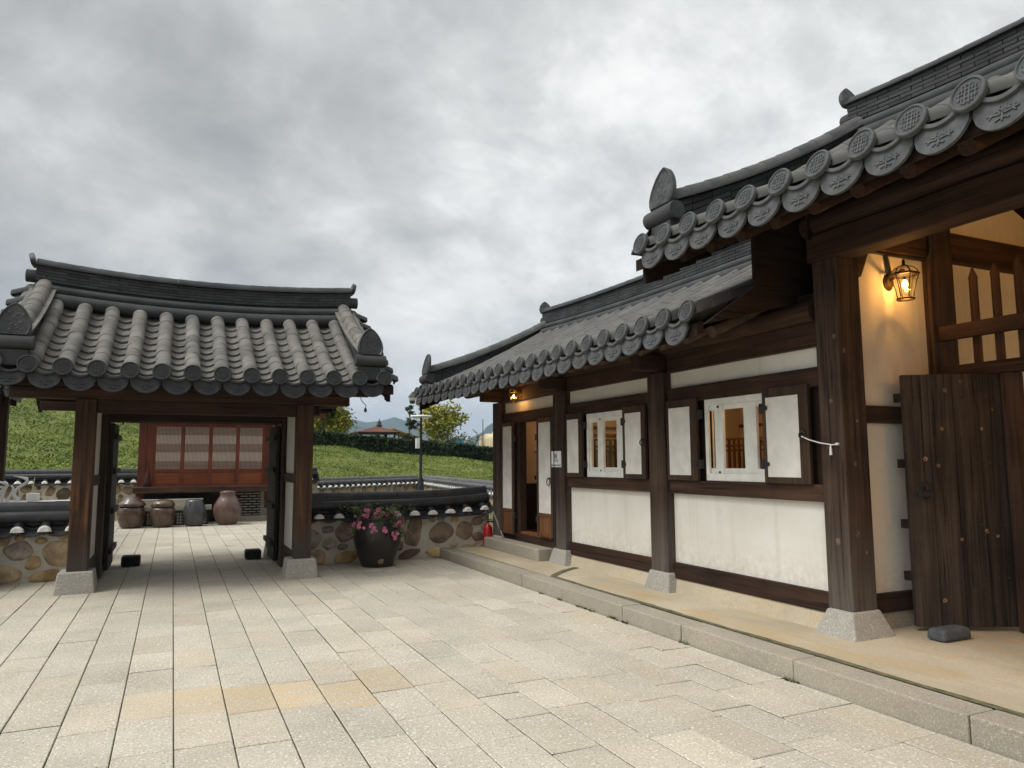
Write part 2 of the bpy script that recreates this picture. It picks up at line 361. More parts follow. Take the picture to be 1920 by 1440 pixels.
def platform_mat():
    m, nt, N, Lk, b = new_mat('platform_screed')
    v = coords(N, Lk)
    big = add_noise(N, Lk, v, 0.9, 5, 0.55, 0.4)
    c = add_ramp(N, Lk, big, [(0.32, (0.40, 0.345, 0.25)), (0.5, (0.50, 0.43, 0.315)), (0.7, (0.56, 0.49, 0.375))])
    st = add_noise(N, Lk, coords(N, Lk, (2.2, 0.8, 1)), 1.1, 5, 0.6, 0.5)
    c = add_mix(N, Lk, add_math(N, Lk, 'MULTIPLY', add_math(N, Lk, 'SUBTRACT', st, 0.50, True), 3.6, True), c, (0.49, 0.34, 0.15))
    sc_ = add_noise(N, Lk, coords(N, Lk, (3.5, 0.9, 1)), 2.6, 8, 0.66, 0.8)
    c = add_mix(N, Lk, add_math(N, Lk, 'MULTIPLY', add_math(N, Lk, 'SUBTRACT', sc_, 0.53, True), 3.2, True), c, (0.37, 0.31, 0.22))
    f = add_noise(N, Lk, v, 40.0, 4, 0.6)
    c = add_mix(N, Lk, add_math(N, Lk, 'MULTIPLY', add_math(N, Lk, 'SUBTRACT', f, 0.48, True), 2.4, True), c, (0.33, 0.285, 0.21))
    Lk.new(c, b.inputs['Base Color']); b.inputs['Roughness'].default_value = 0.8
    b.inputs['Specular IOR Level'].default_value = 0.25
    add_bump(N, Lk, b, add_math(N, Lk, 'ADD', big, f), 0.25, 0.006)
    return m
M['platform'] = platform_mat()
M['moss'] = simple('moss', (0.085, 0.085, 0.040), (0.19, 0.175, 0.105), 14, 0.95, 0.4, 0.01)

def glass_mat():
    m = bpy.data.materials.new('window_glass'); m.use_nodes = True
    nt = m.node_tree; N = nt.nodes; Lk = nt.links; N.clear()
    out = N.new('ShaderNodeOutputMaterial')
    t = N.new('ShaderNodeBsdfTransparent'); t.inputs[0].default_value = (0.93, 0.95, 0.94, 1)
    g = N.new('ShaderNodeBsdfGlossy'); g.inputs['Roughness'].default_value = 0.03
    lw = N.new('ShaderNodeLayerWeight'); lw.inputs[0].default_value = 0.5
    p4 = N.new('ShaderNodeMath'); p4.operation = 'POWER'; Lk.new(lw.outputs['Facing'], p4.inputs[0]); p4.inputs[1].default_value = 4.0
    fr = N.new('ShaderNodeMath'); fr.operation = 'MULTIPLY_ADD'; Lk.new(p4.outputs[0], fr.inputs[0]); fr.inputs[1].default_value = 0.7; fr.inputs[2].default_value = 0.045
    mx = N.new('ShaderNodeMixShader')
    Lk.new(fr.outputs[0], mx.inputs[0]); Lk.new(t.outputs[0], mx.inputs[1]); Lk.new(g.outputs[0], mx.inputs[2])
    Lk.new(mx.outputs[0], out.inputs[0])
    return m
M['glass'] = glass_mat()

# ------------------------------------------------------------------ mesh builder
class MB:
    def __init__(s):
        s.v = []; s.f = []; s.m = []; s.t = []; s.w = []; s.s = []; s.mats = []
    def mi(s, mat):
        if mat not in s.mats: s.mats.append(mat)
        return s.mats.index(mat)
    def add(s, verts, faces, mat, tone=0.0, warm=0.0, smooth=False):
        o = len(s.v); s.v += [tuple(p) for p in verts]; k = s.mi(mat)
        for f in faces:
            s.f.append([i+o for i in f]); s.m.append(k); s.t.append(tone); s.w.append(warm); s.s.append(smooth)
    def box(s, x0, x1, y0, y1, z0, z1, mat, tone=0.0, warm=0.0):
        if x0 > x1: x0, x1 = x1, x0
        if y0 > y1: y0, y1 = y1, y0
        if z0 > z1: z0, z1 = z1, z0
        v = [(x0,y0,z0),(x1,y0,z0),(x1,y1,z0),(x0,y1,z0),(x0,y0,z1),(x1,y0,z1),(x1,y1,z1),(x0,y1,z1)]
        s.add(v, [(0,3,2,1),(4,5,6,7),(0,1,5,4),(1,2,6,5),(2,3,7,6),(3,0,4,7)], mat, tone, warm)
    def hexa(s, b4, t4, mat, tone=0.0, warm=0.0):
        s.add(list(b4)+list(t4), [(0,3,2,1),(4,5,6,7),(0,1,5,4),(1,2,6,5),(2,3,7,6),(3,0,4,7)], mat, tone, warm)
    def frustum(s, x0, x1, y0, y1, z0, z1, ins, mat, tone=0.0):
        s.hexa([(x0,y0,z0),(x1,y0,z0),(x1,y1,z0),(x0,y1,z0)],
               [(x0+ins,y0+ins,z1),(x1-ins,y0+ins,z1),(x1-ins,y1-ins,z1),(x0+ins,y1-ins,z1)], mat, tone)
    def bar(s, p0, p1, w, h, mat, tone=0.0):
        p0 = Vector(p0); p1 = Vector(p1); d = (p1-p0).normalized()
        up = Vector((0,0,1)) if abs(d.z) < 0.95 else Vector((0,1,0))
        a = d.cross(up).normalized()*w/2; b = a.cross(d).normalized()*h/2
        s.hexa([p0-a-b, p0+a-b, p1+a-b, p1-a-b], [p0-a+b, p0+a+b, p1+a+b, p1-a+b], mat, tone)
    def tube(s, path, rad, mat, n=8, tone=0.0, caps=True, smooth=True):
        P = [Vector(p) for p in path]
        if isinstance(rad, (int, float)): rad = [rad]*len(P)
        vs = []; fs = []
        ref = None
        for i, p in enumerate(P):
            d = (P[min(i+1, len(P)-1)] - P[max(i-1, 0)]).normalized()
            if ref is None:
                ref = d.cross(Vector((0,0,1)) if abs(d.z) < 0.9 else Vector((1,0,0))).normalized()
            ref = (ref - d*ref.dot(d)).normalized()
            b = d.cross(ref)
            for k in range(n):
                a = 2*math.pi*k/n
                vs.append(p + (ref*math.cos(a)+b*math.sin(a))*rad[i])
        for i in range(len(P)-1):
            for k in range(n):
                fs.append((i*n+k, i*n+(k+1)%n, (i+1)*n+(k+1)%n, (i+1)*n+k))
        s.add(vs, fs, mat, tone, 0, smooth)
        if caps:
            s.add(vs[:n], [tuple(range(n-1,-1,-1))], mat, tone)
            s.add(vs[-n:], [tuple(range(n))], mat, tone)
    def lathe(s, c, prof, mat, n=24, tone=0.0, smooth=True):
        vs = []; fs = []
        for r, z in prof:
            for k in range(n):
                a = 2*math.pi*k/n
                vs.append((c[0]+r*math.cos(a), c[1]+r*math.sin(a), c[2]+z))
        for i in range(len(prof)-1):
            for k in range(n):
                fs.append((i*n+k, i*n+(k+1)%n, (i+1)*n+(k+1)%n, (i+1)*n+k))
        s.add(vs, fs, mat, tone, 0, smooth)
    def prism(s, outline, axis_a, axis_b, axis_n, origin, thick, mat, tone=0.0):
        O = Vector(origin); A = Vector(axis_a); B = Vector(axis_b); Nn = Vector(axis_n)
        n = len(outline)
        v0 = [O + A*a + B*b for a, b in outline]
        v1 = [p + Nn*thick for p in v0]
        fs = [tuple(range(n-1,-1,-1)), tuple(range(n, 2*n))]
        fs += [(i, (i+1)%n, n+(i+1)%n, n+i) for i in range(n)]
        s.add(v0+v1, fs, mat, tone)
    def mesh(s, name, off=(0,0,0)):
        me = bpy.data.meshes.new(name)
        ox, oy, oz = off
        me.from_pydata([(a-ox, b-oy, c-oz) for a, b, c in s.v], [], s.f)
        for m in s.mats: me.materials.append(m)
        me.polygons.foreach_set('material_index', s.m)
        me.polygons.foreach_set('use_smooth', s.s)
        at = me.attributes.new('tone', 'FLOAT', 'FACE'); at.data.foreach_set('value', s.t)
        at = me.attributes.new('warm', 'FLOAT', 'FACE'); at.data.foreach_set('value', s.w)
        me.update()
        return me
    def build(s, name, parent=None, bevel=0.0, off=None):
        if off is None: off = base_of(parent) if parent else (0,0,0)
        me = s.mesh(name, off)
        return link_mesh(name, me, parent, bevel)

def base_of(o):
    p = Vector((0,0,0))
    while o is not None:
        p = p + o.location; o = o.parent
    return p
def link_mesh(name, me, parent=None, bevel=0.0):
    o = bpy.data.objects.new(name, me); COL.objects.link(o)
    if parent: o.parent = parent
    if bevel:
        b = o.modifiers.new('bevel', 'BEVEL'); b.width = bevel; b.segments = 2; b.limit_method = 'ANGLE'
        b.angle_limit = R(40)
    return o
def thing(name, label, cat, loc=(0,0,0), group=None):
    o = bpy.data.objects.new(name, None); COL.objects.link(o); o.location = loc
    o.empty_display_size = 0.2
    return tag(o, label, cat, group)
def tag(o, label, cat, group=None):
    o['label'] = label; o['category'] = cat
    if group: o['group'] = group
    return o
def struct(o, kind='structure'):
    o['kind'] = kind; return o
def copy_part(src, parent, loc=None, rot=None):
    c = src.copy(); COL.objects.link(c); c.parent = parent
    if loc is not None: c.location = loc
    if rot is not None: c.rotation_euler = rot
    return c
def boxpart(name, parent, bevel, *args):
    m = MB(); m.box(*args); return m.build(name, parent, bevel)
def rnd(a, b): return random.uniform(a, b)

# ------------------------------------------------------------------ ground, paving, kerb, platform
def ground():
    g = MB()
    g.add([(-6000,-3000,-0.06),(6000,-3000,-0.06),(6000,9000,-0.06),(-6000,9000,-0.06)], [(0,1,2,3)], M['earth'])
    struct(g.build('ground'))
    j = MB()
    j.add([(-9,-4,-0.012),(4.5,-4,-0.012),(4.5,24.9,-0.012),(-9,24.9,-0.012)], [(0,1,2,3)], M['joint'])
    struct(j.build('paving_bed'))
    p = MB()
    W, Ln = 0.325, 0.625
    x = 4.296
    col = 0
    while x > -9:
        x0, x1 = x-W+0.0034, x-0.0034
        y = -4 + rnd(0, Ln) if col % 2 else -4 + rnd(0, 0.15)
        while y < 24.85:
            ln = Ln*(1 if random.random() > 0.12 else rnd(0.7, 0.95))
            y1 = min(y+ln, 24.85)
            if y1-y < 0.08: break
            z = rnd(-0.0022, 0.0022); tl = rnd(-0.0020, 0.0020); tl2 = rnd(-0.0015, 0.0015)
            tone = random.gauss(0, 0.045)
            cx, cy = (x0+x1)/2, (y+y1)/2
            warm = max(0.0, random.gauss(0.02, 0.06))
            d = math.hypot((cx-0.75)/1.25, (cy-5.6)/0.55)
            if d < 1: warm = 0.70*(1-d**2)+rnd(0, 0.15)
            if random.random() < 0.04: warm = rnd(0.12, 0.30)
            if random.random() < 0.06: tone -= 0.07
            e = 0.005
            a, b_ = y+0.0036, y1-0.0036
            zt = [z-tl-tl2, z+tl-tl2, z+tl+tl2, z-tl+tl2]
            o = [(x0,a),(x1,a),(x1,b_),(x0,b_)]
            i_ = [(x0+e,a+e),(x1-e,a+e),(x1-e,b_-e),(x0+e,b_-e)]
            vs = [(q[0],q[1],-0.012) for q in o] + [(q[0],q[1],zz-0.005) for q, zz in zip(o, zt)] + [(q[0],q[1],zz) for q, zz in zip(i_, zt)]
            fs = [(0,1,5,4),(1,2,6,5),(2,3,7,6),(3,0,4,7),(4,5,9,8),(5,6,10,9),(6,7,11,10),(7,4,8,11),(8,9,10,11)]
            p.add(vs, fs[:4], M['joint']); p.add(vs, fs[4:], M['paver'], tone, warm)
            y = y1
        x -= W; col += 1
    struct(p.build('courtyard_paving'))
    k = MB()
    y = -4.0
    ks = [-4.0, -2.6, -1.2, 0.35, 1.65, 2.95, 4.30, 5.65, 6.62, 7.93, 9.05, 9.42, 10.7, 11.9, 12.95]
    for a, b_ in zip(ks[:-1], ks[1:]):
        dz = rnd(-0.004, 0.004); dx = rnd(-0.004, 0.004); t = rnd(-0.05, 0.04)
        k.box(4.31+dx, 4.56+dx, a+0.004, b_-0.004, -0.05, 0.155+dz, M['kerb'], t)
    struct(k.build('kerb', None, 0.010))
    f = MB()
    n = 40
    f.add([(4.575,-4,0.152),(9.6,-4,0.157),(9.6,13.05,0.157),(4.575,13.05,0.152)], [(0,1,2,3)], M['platform'])
    f.box(4.60, 9.6, -4, 13.05, -0.04, 0.140, M['platform'])
    struct(f.build('platform_floor'))
    # mossy joint between kerb and screed, and the old drain channel running off it
    ms = MB()
    pts = []
    yy = -4.0
    L_, R_ = [], []
    while yy < 8.75:
        wv = 0.035+0.012*math.sin(yy*3.1)+rnd(-0.008, 0.008)
        L_.append((4.556, yy, 0.160)); R_.append((4.556+0.03+wv, yy, 0.160)); yy += 0.12
    vs = L_+R_; q = len(L_)
    ms.add(vs, [(i, q+i, q+i+1, i+1) for i in range(q-1)], M['moss'])
    path = [(4.60,8.70),(4.68,8.80),(4.80,8.92),(4.95,9.05),(5.12,9.18),(5.28,9.27)]
    L_, R_ = [], []
    for i, (a, b_) in enumerate(path):
        L_.append((a-0.02, b_+0.035+rnd(-0.008,0.008), 0.161)); R_.append((a+0.02, b_-0.045+rnd(-0.008,0.008), 0.161))
    vs = L_+R_; q = len(L_)
    ms.add(vs, [(i, q+i, q+i+1, i+1) for i in range(q-1)], M['moss'])
    o = ms.build('moss'); struct(o, 'stuff')
    # little weeds at the kerb foot
    wd = MB()
    for yb in (7.2, 7.35, 7.5, 6.8, 6.72, 6.55, 7.95, 4.28, 4.33, 8.4, 5.6):
        for _ in range(14):
            a = rnd(0, 6.28); h = rnd(0.01, 0.035); px, py = 4.295+rnd(-0.02, 0.01), yb+rnd(-0.06, 0.06)
            dx, dy = math.cos(a)*0.012, math.sin(a)*0.012
            wd.add([(px-dx,py-dy,0.0),(px+dx,py+dy,0.0),(px+dy*2-0.02,py-dx*2,h)], [(0,1,2)], M['moss'], rnd(-0.3,0.3))
    struct(wd.build('weeds'), 'stuff')
ground()

# ------------------------------------------------------------------ tiled roofs
def ring_relief(mb, rad, mat):
    """round eave tile: facing -Y, centre at origin, with rim and a seal-like pattern in relief"""
    n = 24
    def circ(r, y): return [(r*math.cos(2*math.pi*k/n), y, r*math.sin(2*math.pi*k/n)) for k in range(n)]
    rows = [circ(rad, 0.022), circ(rad, -0.006), circ(rad-0.006, -0.012), circ(rad*0.86, -0.012), circ(rad*0.82, -0.003)]
    vs = [p for r_ in rows for p in r_]
    fs = []
    for i in range(len(rows)-1):
        for k in range(n):
            fs.append((i*n+k, i*n+(k+1)%n, (i+1)*n+(k+1)%n, (i+1)*n+k))
    mb.add(vs, fs, mat, 0.0)
    mb.add(rows[-1], [tuple(range(n))], mat, -0.08)
    mb.add(rows[0], [tuple(range(n-1,-1,-1))], mat, -0.1)
    y0, y1 = -0.010, -0.002
    for sx in (-1, 1):
        for q, (a, b, c, d) in enumerate(((0.08,0.16,-0.62,0.62),(0.26,0.33,-0.46,-0.08),(0.26,0.33,0.1,0.5),(0.43,0.50,-0.36,0.36))):
            mb.box(sx*a*rad, sx*b*rad, y0, y1, c*rad, d*rad, mat, 0.05)
    for zc in (-0.5, -0.22, 0.06, 0.30, 0.55):
        w = math.sqrt(max(0, 0.62**2-zc**2))
        mb.box(-w*rad, w*rad, y0+0.001, y1, (zc-0.035)*rad, (zc+0.035)*rad, mat, 0.05)

def drip_shape(mb, w, sag, drop, mat):
    """hanging drip tile: facing -Y; top edge follows the concave tile, belly hangs lower"""
    n = 14
    top = [(-w+2*w*i/n, -sag*(1-(-1+2*i/n)**2)) for i in range(n+1)]
    bot = [(-w+2*w*i/n, -sag-0.012-(drop)*(max(0.0, 1-(-1+2*i/n)**2))**0.62) for i in range(n+1)]
    tilt = 0.28
    vs = []
    for yv in (-0.012, 0.010):
        for x, z in top: vs.append((x, yv-tilt*z*0.0, z+0.012))
        for x, z in bot: vs.append((x, yv-tilt*(z+sag)*-1.0*0.35, z))
    m_ = n+1
    fs = []
    for i in range(n):
        fs.append((i, m_+i, m_+i+1, i+1))
        fs.append((2*m_+i, 2*m_+i+1, 3*m_+i+1, 3*m_+i))
        fs.append((m_+i, 3*m_+i, 3*m_+i+1, m_+i+1))
        fs.append((i, i+1, 2*m_+i+1, 2*m_+i))
    mb.add(vs, fs, mat, 0.0)
    # rolled rim along the top edge
    rim = []
    for yv, dz in ((-0.014, 0.0), (-0.034, 0.004), (-0.034, 0.030), (0.10, 0.040)):
        rim += [(x, yv, z+0.012+dz) for x, z in top]
    for r_ in range(3):
        mb.add(rim, [(r_*m_+i, r_*m_+i+1, (r_+1)*m_+i+1, (r_+1)*m_+i) for i in range(n)], mat, 0.06)
    # raised flower stems
    zc = -sag-drop*0.40
    def fy(z): return -0.012+0.098*(z+sag)-0.004
    for a in (-78, -40, 0, 40, 78):
        ax, az = math.sin(R(a)), math.cos(R(a))
        L1 = 0.045 if a == 0 else (0.062 if abs(a) < 50 else 0.092)
        x0, z0 = ax*0.012, zc-0.012+az*0.006
        x1, z1 = ax*L1, zc-0.012+az*L1*0.8
        mb.bar((x0, fy(z0), z0), (x1, fy(z1), z1), 0.011, 0.010, mat, 0.12)
        for sg in (-1, 1):
            x2, z2 = x1*0.62, zc-0.012+(z1-zc+0.012)*0.62
            x3, z3 = x2+sg*az*0.022+ax*0.016, z2-sg*ax*0.022+az*0.016
            mb.bar((x2, fy(z2), z2), (x3, fy(z3), z3), 0.010, 0.009, mat, 0.12)
    mb.bar((0, fy(zc-0.055), zc-0.055), (0, fy(zc), zc), 0.012, 0.010, mat, 0.12)
    for sg in (-1, 1): mb.bar((0, fy(zc-0.03), zc-0.03), (sg*0.04, fy(zc-0.045), zc-0.045), 0.010, 0.009, mat, 0.12)

def leaf_outline(w, h, n=10):
    pts = [(-w*0.80, 0.0), (-w*0.93, 0.10*h), (-w, 0.24*h)]
    for i in range(1, n+1):
        t = i/n
        pts.append((-w*max(0.0, 1-t**1.9)**0.72 if i < n else 0.0, h*(0.24+0.76*t)))
    return pts + [(-a, b) for a, b in reversed(pts[:-1])]

def end_leaf(mb, O, A, N_, w, h, lean, mat):
    """pointed ridge-end tile: O base centre, A width axis, N_ outward normal"""
    A = Vector(A); Nn = Vector(N_)
    B = (Vector((0,0,1)) + Nn*lean).normalized()
    T = A.cross(B).normalized()
    if T.dot(Nn) < 0: T = -T
    out = leaf_outline(w, h)
    O = Vector(O)
    mb.prism(out, A, B, T, O-T*0.03, 0.045, mat)
    inn = [(a*0.84, 0.05*h+b*0.86) for a, b in out]
    n = len(out)
    vs = [O+A*a+B*b+T*0.015 for a, b in out] + [O+A*a*0.93+B*(b*0.95+0.02*h)+T*0.032 for a, b in out] + [O+A*a+B*b+T*0.016 for a, b in inn]
    fs = [(i,(i+1)%n,n+(i+1)%n,n+i) for i in range(n)] + [(n+i,n+(i+1)%n,2*n+(i+1)%n,2*n+i) for i in range(n)]
    mb.add(vs, fs, mat, 0.05)
    rs = random.Random(3)
    for _ in range(22):
        a = rs.uniform(-0.55, 0.55)*w; b = rs.uniform(0.12, 0.68)*h
        r_ = rs.uniform(0.012, 0.028)
        c = O+A*a+B*b+T*0.016
        q = [c+A*(r_*math.cos(k*1.047))+B*(r_*math.sin(k*1.047)) for k in range(6)]
        mb.add(q+[c+T*0.008], [(k,(k+1)%6,6) for k in range(6)], mat, 0.05, 0, True)

def roof(parent, T, rot_z, D, ze, h, us, ua, ub, rl, el, gables=(True, True), wall_v=1.1, detail=True, mats=None, rake=True, raft=True, course=0.245, under=None, u_clip=None, gp=0.33, raft_mat=None):
    """T(u,v,z) -> world. v>0 is the front slope. us = tile column positions."""
    TI, TD, TE, TL = mats or (M['tile_side'], M['tile_dark'], M['tile_end'], M['ridge_leaf'])
    TC = TI if mats else M['cap_tile']
    def Sf(u, v, dz=0.0):
        s = min(1.0, abs(v)/D)
        return ze + h*(0.80*(1-s)+0.20*(1-s)**2) + rl(u)*(1-s) + el(u)*s + dz
    rf = MB()
    nC = max(4, int(round(D*1.18/course)))
    vs_ = [D*(1-i/nC) for i in range(nC+1)]
    for side in (1, -1):
        for ci, u in enumerate(us):
            # convex tiles
            for k in range(nC):
                v0, v1 = vs_[k], vs_[k+1]
                r0, r1 = 0.099, 0.094
                tn = random.gauss(0, 0.055)
                jx, jz = rnd(-0.006, 0.006), rnd(-0.004, 0.004)
                n = 8
                ring = []
                for vv, rr in ((v0, r0), (v1-0.02, r1)):
                    vv = max(vv, 0.02)
                    for q in range(n+1):
                        a = math.pi*q/n
                        ring.append(T(u+jx+rr*math.cos(a), side*vv, Sf(u, vv, 0.012+jz+rr*math.sin(a))))
                rf.add(ring, [(q, q+1, n+1+q+1, n+1+q) for q in range(n)], TI, tn, 0, True)
                # lower lip
                lip = [ring[q] for q in range(n+1)]
                rr = r0-0.014
                lip += [T(u+jx+rr*math.cos(math.pi*q/n), side*(v0+0.001), Sf(u, v0, 0.012+jz+rr*math.sin(math.pi*q/n))) for q in range(n+1)]
                rf.add(lip, [(q, n+1+q, n+1+q+1, q+1) for q in range(n)], TI, tn-0.1)
            n = 8
            cap = [T(u+0.100*math.cos(math.pi*q/n), side*D, Sf(u, D, 0.012+0.100*math.sin(math.pi*q/n))) for q in range(n+1)]
            rf.add(cap, [tuple(range(n+1))], TI, -0.1)
        for u1, u2 in zip(us[:-1], us[1:]):
            if u2-u1 > 0.6: continue
            um, w = (u1+u2)/2, (u2-u1)/2*0.96
            for k in range(nC):
                v0, v1 = vs_[k], max(vs_[k+1]-0.05, 0.0)
                tn = random.gauss(-0.10, 0.05)
                n = 6
                up, lo, lp = [], [], []
                dz0 = 0.040+rnd(-0.004, 0.004)
                for q in range(n+1):
                    xx = -1+2*q/n
                    bz = -0.112*(1-xx*xx)
                    lo.append(T(um+xx*w, side*v0, Sf(um, v0, dz0+bz)))
                    up.append(T(um+xx*w, side*v1, Sf(um, v1, 0.002+bz)))
                    lp.append(T(um+xx*w, side*(v0-0.004), Sf(um, v0, dz0-0.026+bz)))
                rf.add(lo+up, [(q, q+1, n+1+q+1, n+1+q) for q in range(n)], TI, tn, 0, True)
                rf.add(lp+lo, [(q, q+1, n+1+q+1, n+1+q) for q in range(n)], TI, tn-0.25)
    ur = ub-0.42 if gables[1] else ub
    ul = ua+0.42 if gables[0] else ua
    # short cross tiles over the gable edge
    for gi, (flag, ug, sg) in enumerate(((gables[0], ua, -1), (gables[1], ub, 1))):
        if not flag: continue
        for side in (1, -1):
            v = D-0.10
            while v > 0.1:
                n = 6
                ring = []
                for j, (uu, rr, dz) in enumerate(((ug-sg*0.30, 0.082, 0.085), (ug-sg*0.03, 0.090, -0.050))):
                    for q in range(n+1):
                        a = math.pi*q/n
                        ring.append(T(uu, side*(v+rr*math.cos(a)), Sf(uu, v, dz+rr*math.sin(a))))
                tn = random.gauss(-0.1, 0.08)
                rf.add(ring, [(q, q+1, n+1+q+1, n+1+q) for q in range(n)], TD, tn+0.3, 0, True)
                rf.add(ring[n+1:], [tuple(range(n+1))], TD, tn+0.3)
                # pan between
                vm = v-0.14
                if vm > 0.12:
                    pan = []
                    for uu, dz in ((ug-sg*0.30, 0.06), (ug-sg*0.03, -0.06)):
                        for q in range(5):
                            xx = -1+2*q/4
                            pan.append(T(uu, side*(vm+xx*0.10), Sf(uu, vm, dz-0.04*(1-xx*xx)-0.0)))
                    rf.add(pan, [(q, q+1, 5+q+1, 5+q) for q in range(4)], TD, tn+0.2)
                    lp = pan[5:] + [(p[0], p[1], p[2]-(0.05 if 0 < i < 4 else 0.0)) for i, p in enumerate(pan[5:])]
                    rf.add(lp, [(q, q+1, 5+q+1, 5+q) for q in range(4)], TD, tn+0.2)
                v -= 0.28
    R_ = rf.build('roof', parent)
    # deck and eave boards
    dk = MB()
    m_ = 14
    for side in (1, -1):
        top, bot = [], []
        us2 = [ua+0.10+(ub-ua-0.20)*i/10 for i in range(11)]
        grid = [[(u, (D-0.05)*(1-j/m_)) for u in us2] for j in range(m_+1)]
        for dz, fl in ((-0.125, False), (-0.165, True)):
            vv = [T(u, side*v, Sf(u, v, dz)) for row in grid for u, v in row]
            nn = len(us2)
            fs = [(j*nn+i, j*nn+i+1, (j+1)*nn+i+1, (j+1)*nn+i) for j in range(m_) for i in range(nn-1)]
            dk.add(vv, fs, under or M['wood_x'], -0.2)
        # scalloped batten under the tile mouths
        for i in range(len(us2)-1):
            a, b = us2[i], us2[i+1]
            P_ = []
            for (u, v, dz) in ((a,D-0.02,-0.20),(b,D-0.02,-0.20),(b,D-0.10,-0.20),(a,D-0.10,-0.20),(a,D-0.02,-0.085),(b,D-0.02,-0.085),(b,D-0.10,-0.085),(a,D-0.10,-0.085)):
                P_.append(T(u, side*v, Sf(u, min(v, D), dz)))
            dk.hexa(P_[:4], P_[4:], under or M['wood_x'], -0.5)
    dk.build('eave_boards', R_)
    # main ridge
    rg = MB()
    nseg = max(10, int((ub-ua)/0.29))
    ra, rb = (ua+0.30 if gables[0] else ua), (ub-0.30 if gables[1] else ub)
    uu = [ra+(rb-ra)*i/nseg for i in range(nseg+1)]
    for side in (1, -1):
        for (v, dz, r_) in ((0.225, 0.035, 0.100), (0.155, 0.140, 0.070)):
            pts = [T(u, side*v, Sf(u, v, dz)) for u in uu]
            rg.tube(pts, r_, TD, 8, 0.1)
    nc = 5
    for c in range(nc):
        z0 = 0.150+c*0.045
        for i in range(nseg):
            off = 0.5 if c % 2 else 0.0
            a = ra+(rb-ra)*(i+off)/nseg; b = min(rb, ra+(rb-ra)*(i+1+off)/nseg)
            if i == 0 and off: 
                seg = [(ra, a), (a, b)]
            else: seg = [(a, b)]
            for a_, b_ in seg:
                if b_-a_ < 0.03: continue
                g = 0.005
                w = 0.115+rnd(-0.004, 0.004)
                za, zb = Sf(a_, 0, z0), Sf(b_, 0, z0)
                th = 0.037
                lo4 = [T(a_+g, w, za), T(b_-g, w, zb), T(b_-g, -w, zb), T(a_+g, -w, za)]
                up4 = [(p[0], p[1], p[2]+th) for p in lo4]
                rg.hexa(lo4, up4, TD, random.gauss(0, 0.12))
    # dark core behind the courses, flat slab and round cap
    for i in range(nseg):
        a, b = uu[i], uu[i+1]
        for (w, d0, d1, tn) in ((0.095, 0.02, 0.37, -0.5), (0.155, 0.375, 0.397, 0.12)):
            lo4 = [T(a, w, Sf(a,0,d0)), T(b, w, Sf(b,0,d0)), T(b, -w, Sf(b,0,d0)), T(a, -w, Sf(a,0,d0))]
            up4 = [T(a, w, Sf(a,0,d1)), T(b, w, Sf(b,0,d1)), T(b, -w, Sf(b,0,d1)), T(a, -w, Sf(a,0,d1))]
            rg.hexa(lo4, up4, TD, tn)
        r0, r1 = 0.100, 0.095
        n = 8; ring = []
        for u_, rr in ((a+0.002, r0), (b+0.0, r1)):
            for q in range(n+1):
                an = math.pi*q/n
                ring.append(T(u_, rr*math.cos(an), Sf(u_, 0, 0.397+rr*math.sin(an))))
        rg.add(ring, [(q, q+1, n+1+q+1, n+1+q) for q in range(n)], TD, 0.25+random.gauss(0, 0.08), 0, True)
    RG = rg.build('ridge', R_)
    U = (Vector(T(1,0,0))-Vector(T(0,0,0))).normalized()
    V = (Vector(T(0,1,0))-Vector(T(0,0,0))).normalized()
    for flag, ue, sg in ((gables[0], ra, -1), (gables[1], rb, 1)):
        if not flag: continue
        el_ = MB()
        end_leaf(el_, T(ue+sg*0.03, 0, Sf(ue, 0, 0.375)), V, U*sg, 0.145, (0.20 if mats else 0.28), 0.30, TL)
        el_.tube([T(ue-sg*0.15, 0, Sf(ue, 0, 0.215)), T(ue+sg*0.13, 0, Sf(ue, 0, 0.225))], 0.095, TD, 12, 0.15)
        el_.build('ridge_end_tile', R_)
